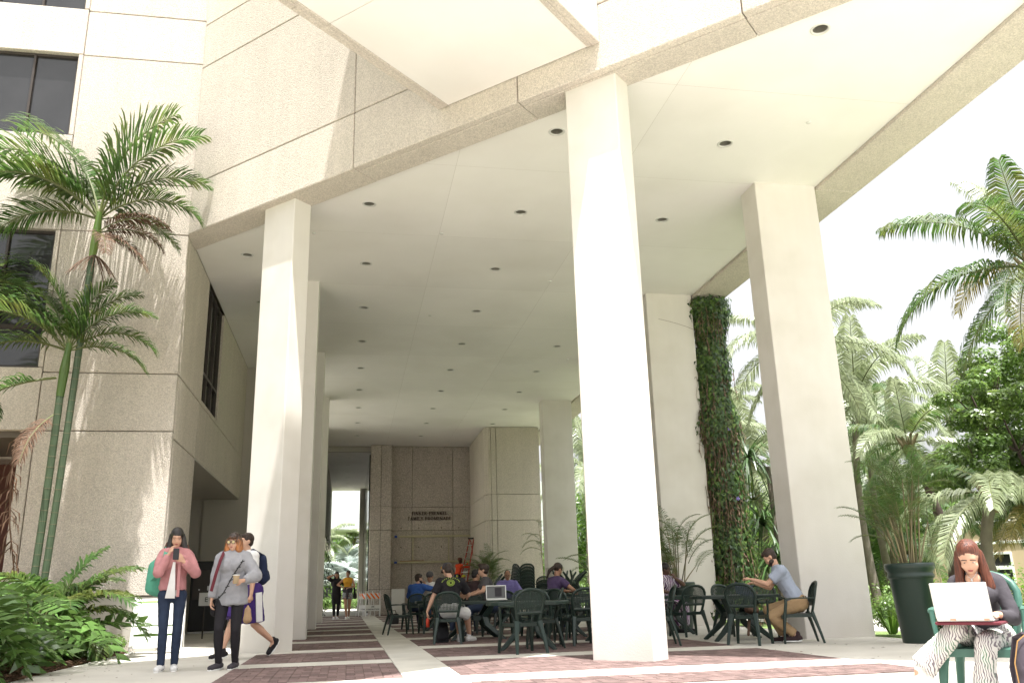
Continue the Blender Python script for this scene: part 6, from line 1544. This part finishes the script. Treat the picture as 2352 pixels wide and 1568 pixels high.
# --- woman with laptop in the foreground
WL_ = (4.27,5.52,0)
I = person('woman with long auburn hair sitting cross legged in the sun using a laptop',WL_,130,.90,pelvis=(0,-.10,.54),chest=(.0,.02,.87),head=(0,.12,1.10),look=(-.15,1,-.62),
    hR=(.13,.34,.70),eR=(.5,-.4,-1),hL=(-.16,.33,.70),eL=(-.5,-.4,-1),palmR=((-.4,1,0),(0,0,-1)),palmL=((.4,1,0),(0,0,-1)),
    fR=(.40,.42,.30),fL=(.0,.34,.09),kR=(-.8,.2,1),kL=(-.1,.6,1),toeR=(.9,.6,-.35),toeL=(.15,1,-.05),female=True,skin='skin_light',voxel=.0085,shoe=('white_cloth','white'),fist=(.35,.35),build=.88)
# crossed right thigh over left knee
garment(I,'top','charcoal_top',top_prims(I,.012,1.78,.03),12,.006,vox=.009)
garment(I,'trousers','leaf_print',leg_prims(I,.022,1.9,.095,.072),13,.009,vox=.010)
hair_cap(I,'hair_auburn',[('w',(.070,-.03,.03),(.022,-.01,-.24),.028,.034,.8),('w',(-.070,-.03,.03),(-.04,-.01,-.26),.029,.04,.8),('w',(-.10,-.01,-.18),(-.045,.01,-.13),.04,.012,.7),('w',(.085,.0,-.18),(-.0,.03,-.1),.034,.012,.7),('w',(0,-.06,0),(0,-.06,-.28),.08,.07,.7)],r=(.081,.098,.087),off=(0,-.032,.050))
# V neck skin shows
g = G(); H = I['Ch']; g2 = [('e',(0,.098,.95),(.058,.042,.055))]; garment(I,'neckline','skin_light',g2,1,.0,vox=.008)
g = G(); g.tube([(-.04,.12,1.0),(-.02,.138,.965),(0,.143,.95),(.02,.138,.965),(.04,.12,1.0)],.0018,4); g.ell((0,.145,.94),(.008,.005,.01)); g.ob('necklace','steel',I['T'])
for q in (-1,1): g = G(); g.ell((0,0,0),(.007,.007,.007)); o = g.ob('earring','white',I['T']); o.location = I['Hd']+I['HR']@Vector((q*.084,-.005,-.05))
T = I['T']
lt = thing('laptop','open silver laptop on the lap of the auburn haired woman','laptop',W(I,(.02,.34,.665)),math.radians(132))
M['silver'] = mat('silver',(.52,.51,.50),.4,metal=.4)
g = G(); g.bbox((-.17,-.12,-.008),(.17,.12,.008),.005); g.ob('base','silver',lt)
g = G(); g.bbox((-.17,-.005,0),(.17,.005,.235),.012 if False else .004); o = g.ob('lid','silver',lt); o.location = (0,.125,.008); o.rotation_euler = (-.28,0,0)
g = G(); g.bbox((-.158,-.0075,.012),(.158,-.0052,.225),.002); g.ob('screen','black',o)
nb_ = blob([('c',(-.14,0,0),(.14,0,0),.02,.02,(0,1,0),.5)],.008,1,.002,1,'folder','burgundy')
g = G(); g.bbox((-.19,-.14,-.012),(.2,.13,.008),.006); o = g.ob('folder','burgundy'); o.location = W(I,(.0,.33,.645)); o.rotation_euler = (0,0,math.radians(130)); tag(o,'dark red folder under the silver laptop','folder')
# faded chair for her
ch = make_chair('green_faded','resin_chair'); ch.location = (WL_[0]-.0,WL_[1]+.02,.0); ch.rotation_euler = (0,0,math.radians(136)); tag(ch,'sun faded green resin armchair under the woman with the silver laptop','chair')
for o in [x for x in bpy.data.objects if x.parent == ch]: pass
# backpack on ground right
def floor_pack(label,x,y,rz,col,s=1.0,zip_=None):
    t = thing('backpack',label,'backpack',(x,y,0),math.radians(rz)); t.scale = (s,s,s)
    ob('bag_body',blob([('c',(0,0,.16),(0,.02,.42),.16,.12,(1,0,0),.62),('c',(0,-.09,.12),(0,-.08,.26),.12,.11,(1,0,0),.5),('c',(-.06,0,.05),(.06,0,.05),.09,.09)],.012,2,.012,4,'bag_body',col),t)
    for q in (-1,1):
        g = G(); rib(g,[(q*.05,.03,.50),(q*.07,.12,.47),(q*.10,.16,.3),(q*.10,.13,.08)],.05,.014); g.ob('shoulder_strap',col,t)
    g = G(); g.tube([(-.03,.02,.53),(0,.02,.57),(.03,.02,.53)],.008,5); g.ob('grab_handle',col,t)
    if zip_: g = G(); g.tube([(-.15,-.03,.18),(-.155,-.03,.34),(-.12,-.03,.46),(-.03,-.04,.53),(.06,-.04,.52)],.004,5); g.ob('zipper',zip_,t)
    return t
M['pack_plum'] = mat('pack_plum',(.055,.045,.058),.9,noise_scale=9,noise_amt=.2,bump=.4,bump_scale=20); M['brass'] = mat('brass',(.42,.24,.09),.4,metal=.5)
floor_pack('dark grey backpack with brass zip on the ground at the right picture edge',4.14,4.90,-20,'pack_plum',1.05,'brass')
floor_pack('black backpack on the paving under the chair of the capped man',1.70,16.75,10,'dark_fabric',.95)
g = G(); g.bbox((-.16,-.12,0),(.16,.12,.32),.03); g.tube([(-.1,0,.32),(-.07,0,.42),(.07,0,.42),(.1,0,.32)],.012,5); o = g.ob('handbag','black'); o.location = (1.42,29.0,0); o.rotation_euler = (0,0,.3); tag(o,'black bag standing on the paving left of the seating','bag')
ob_ = blob([('c',(0,0,.06),(.1,0,.05),.10,.09,(0,1,0),.6),('c',(-.06,-.1,-.1),(-.1,-.12,-.3),.02,.02)],.012,2,.012,2,'bag','paper'); M['brown_bag']=mat('brown_bag',(.10,.055,.035),.7); ob_.materials.clear(); ob_.materials.append(M['brown_bag'])
o = bpy.data.objects.new('shoulder_bag',ob_); COL.objects.link(o); o.location = (6.1,13.1,.45); tag(o,'brown shoulder bag lying on the seat of the angled green chair','bag')
# laptops on tables
def laptop(label,x,y,z,rz,m='white',scr='black',op=-.2,s=1.0):
    t = thing('laptop',label,'laptop',(x,y,z),math.radians(rz)); t.scale = (s,s,s)
    g = G(); g.bbox((-.16,-.11,0),(.16,.11,.016),.004); g.ob('base',m,t)
    g = G(); g.bbox((-.16,-.005,0),(.16,.005,.22),.004); o = g.ob('lid',m,t); o.location = (0,.115,.014); o.rotation_euler = (op,0,0)
    g = G(); g.bbox((-.145,-.0075,.014),(.145,-.0052,.205),.002); sc_ = g.ob('screen',scr,o)
    g = G(); g.bbox((-.02,-.010,.04),(.09,-.0078,.18),.001); g.ob('window_panel','charcoal_top',sc_)
M['screen_dim'] = mat('screen_dim',(.10,.10,.10),.2)
laptop('white rimmed laptop open on the table beside the man in black cap',2.85,17.35,.725,-6,'white','screen_dim',-.30,1.25)
laptop('purple laptop in front of the smiling man in the lilac shirt',4.3,24.0,.725,178,'lilac','black',-.2,1.25)
put_table(4.3,23.8,0,D_+'holding the purple laptop')
put_chair(4.35,24.65,172,C+'of the man with the purple laptop')
put_chair(5.7,19.2,120,C+'of the person cut off by the sunlit column')
put_table(5.2,19.6,0,D_+'beside the person cut off by the sunlit column')
g = G(); g.lathe([(.0001,0),(.035,0),(.035,.1),(.03,.12),(.0001,.12)],12); o = g.ob('drink_cup','white'); o.location = (2.45,22.4,.724); tag(o,'small white cup standing on the far left table','cup')

bpy.data.scenes.remove(TMPS)
# turn remaining text curves into meshes
dg = bpy.context.evaluated_depsgraph_get()
for o in [o for o in bpy.data.objects if o.type == 'FONT']:
    me = bpy.data.meshes.new_from_object(o.evaluated_get(dg)); n = bpy.data.objects.new('lettering',me); COL.objects.link(n); n.parent = o.parent; n.location = o.location; n.rotation_euler = o.rotation_euler
    bpy.data.objects.remove(o)
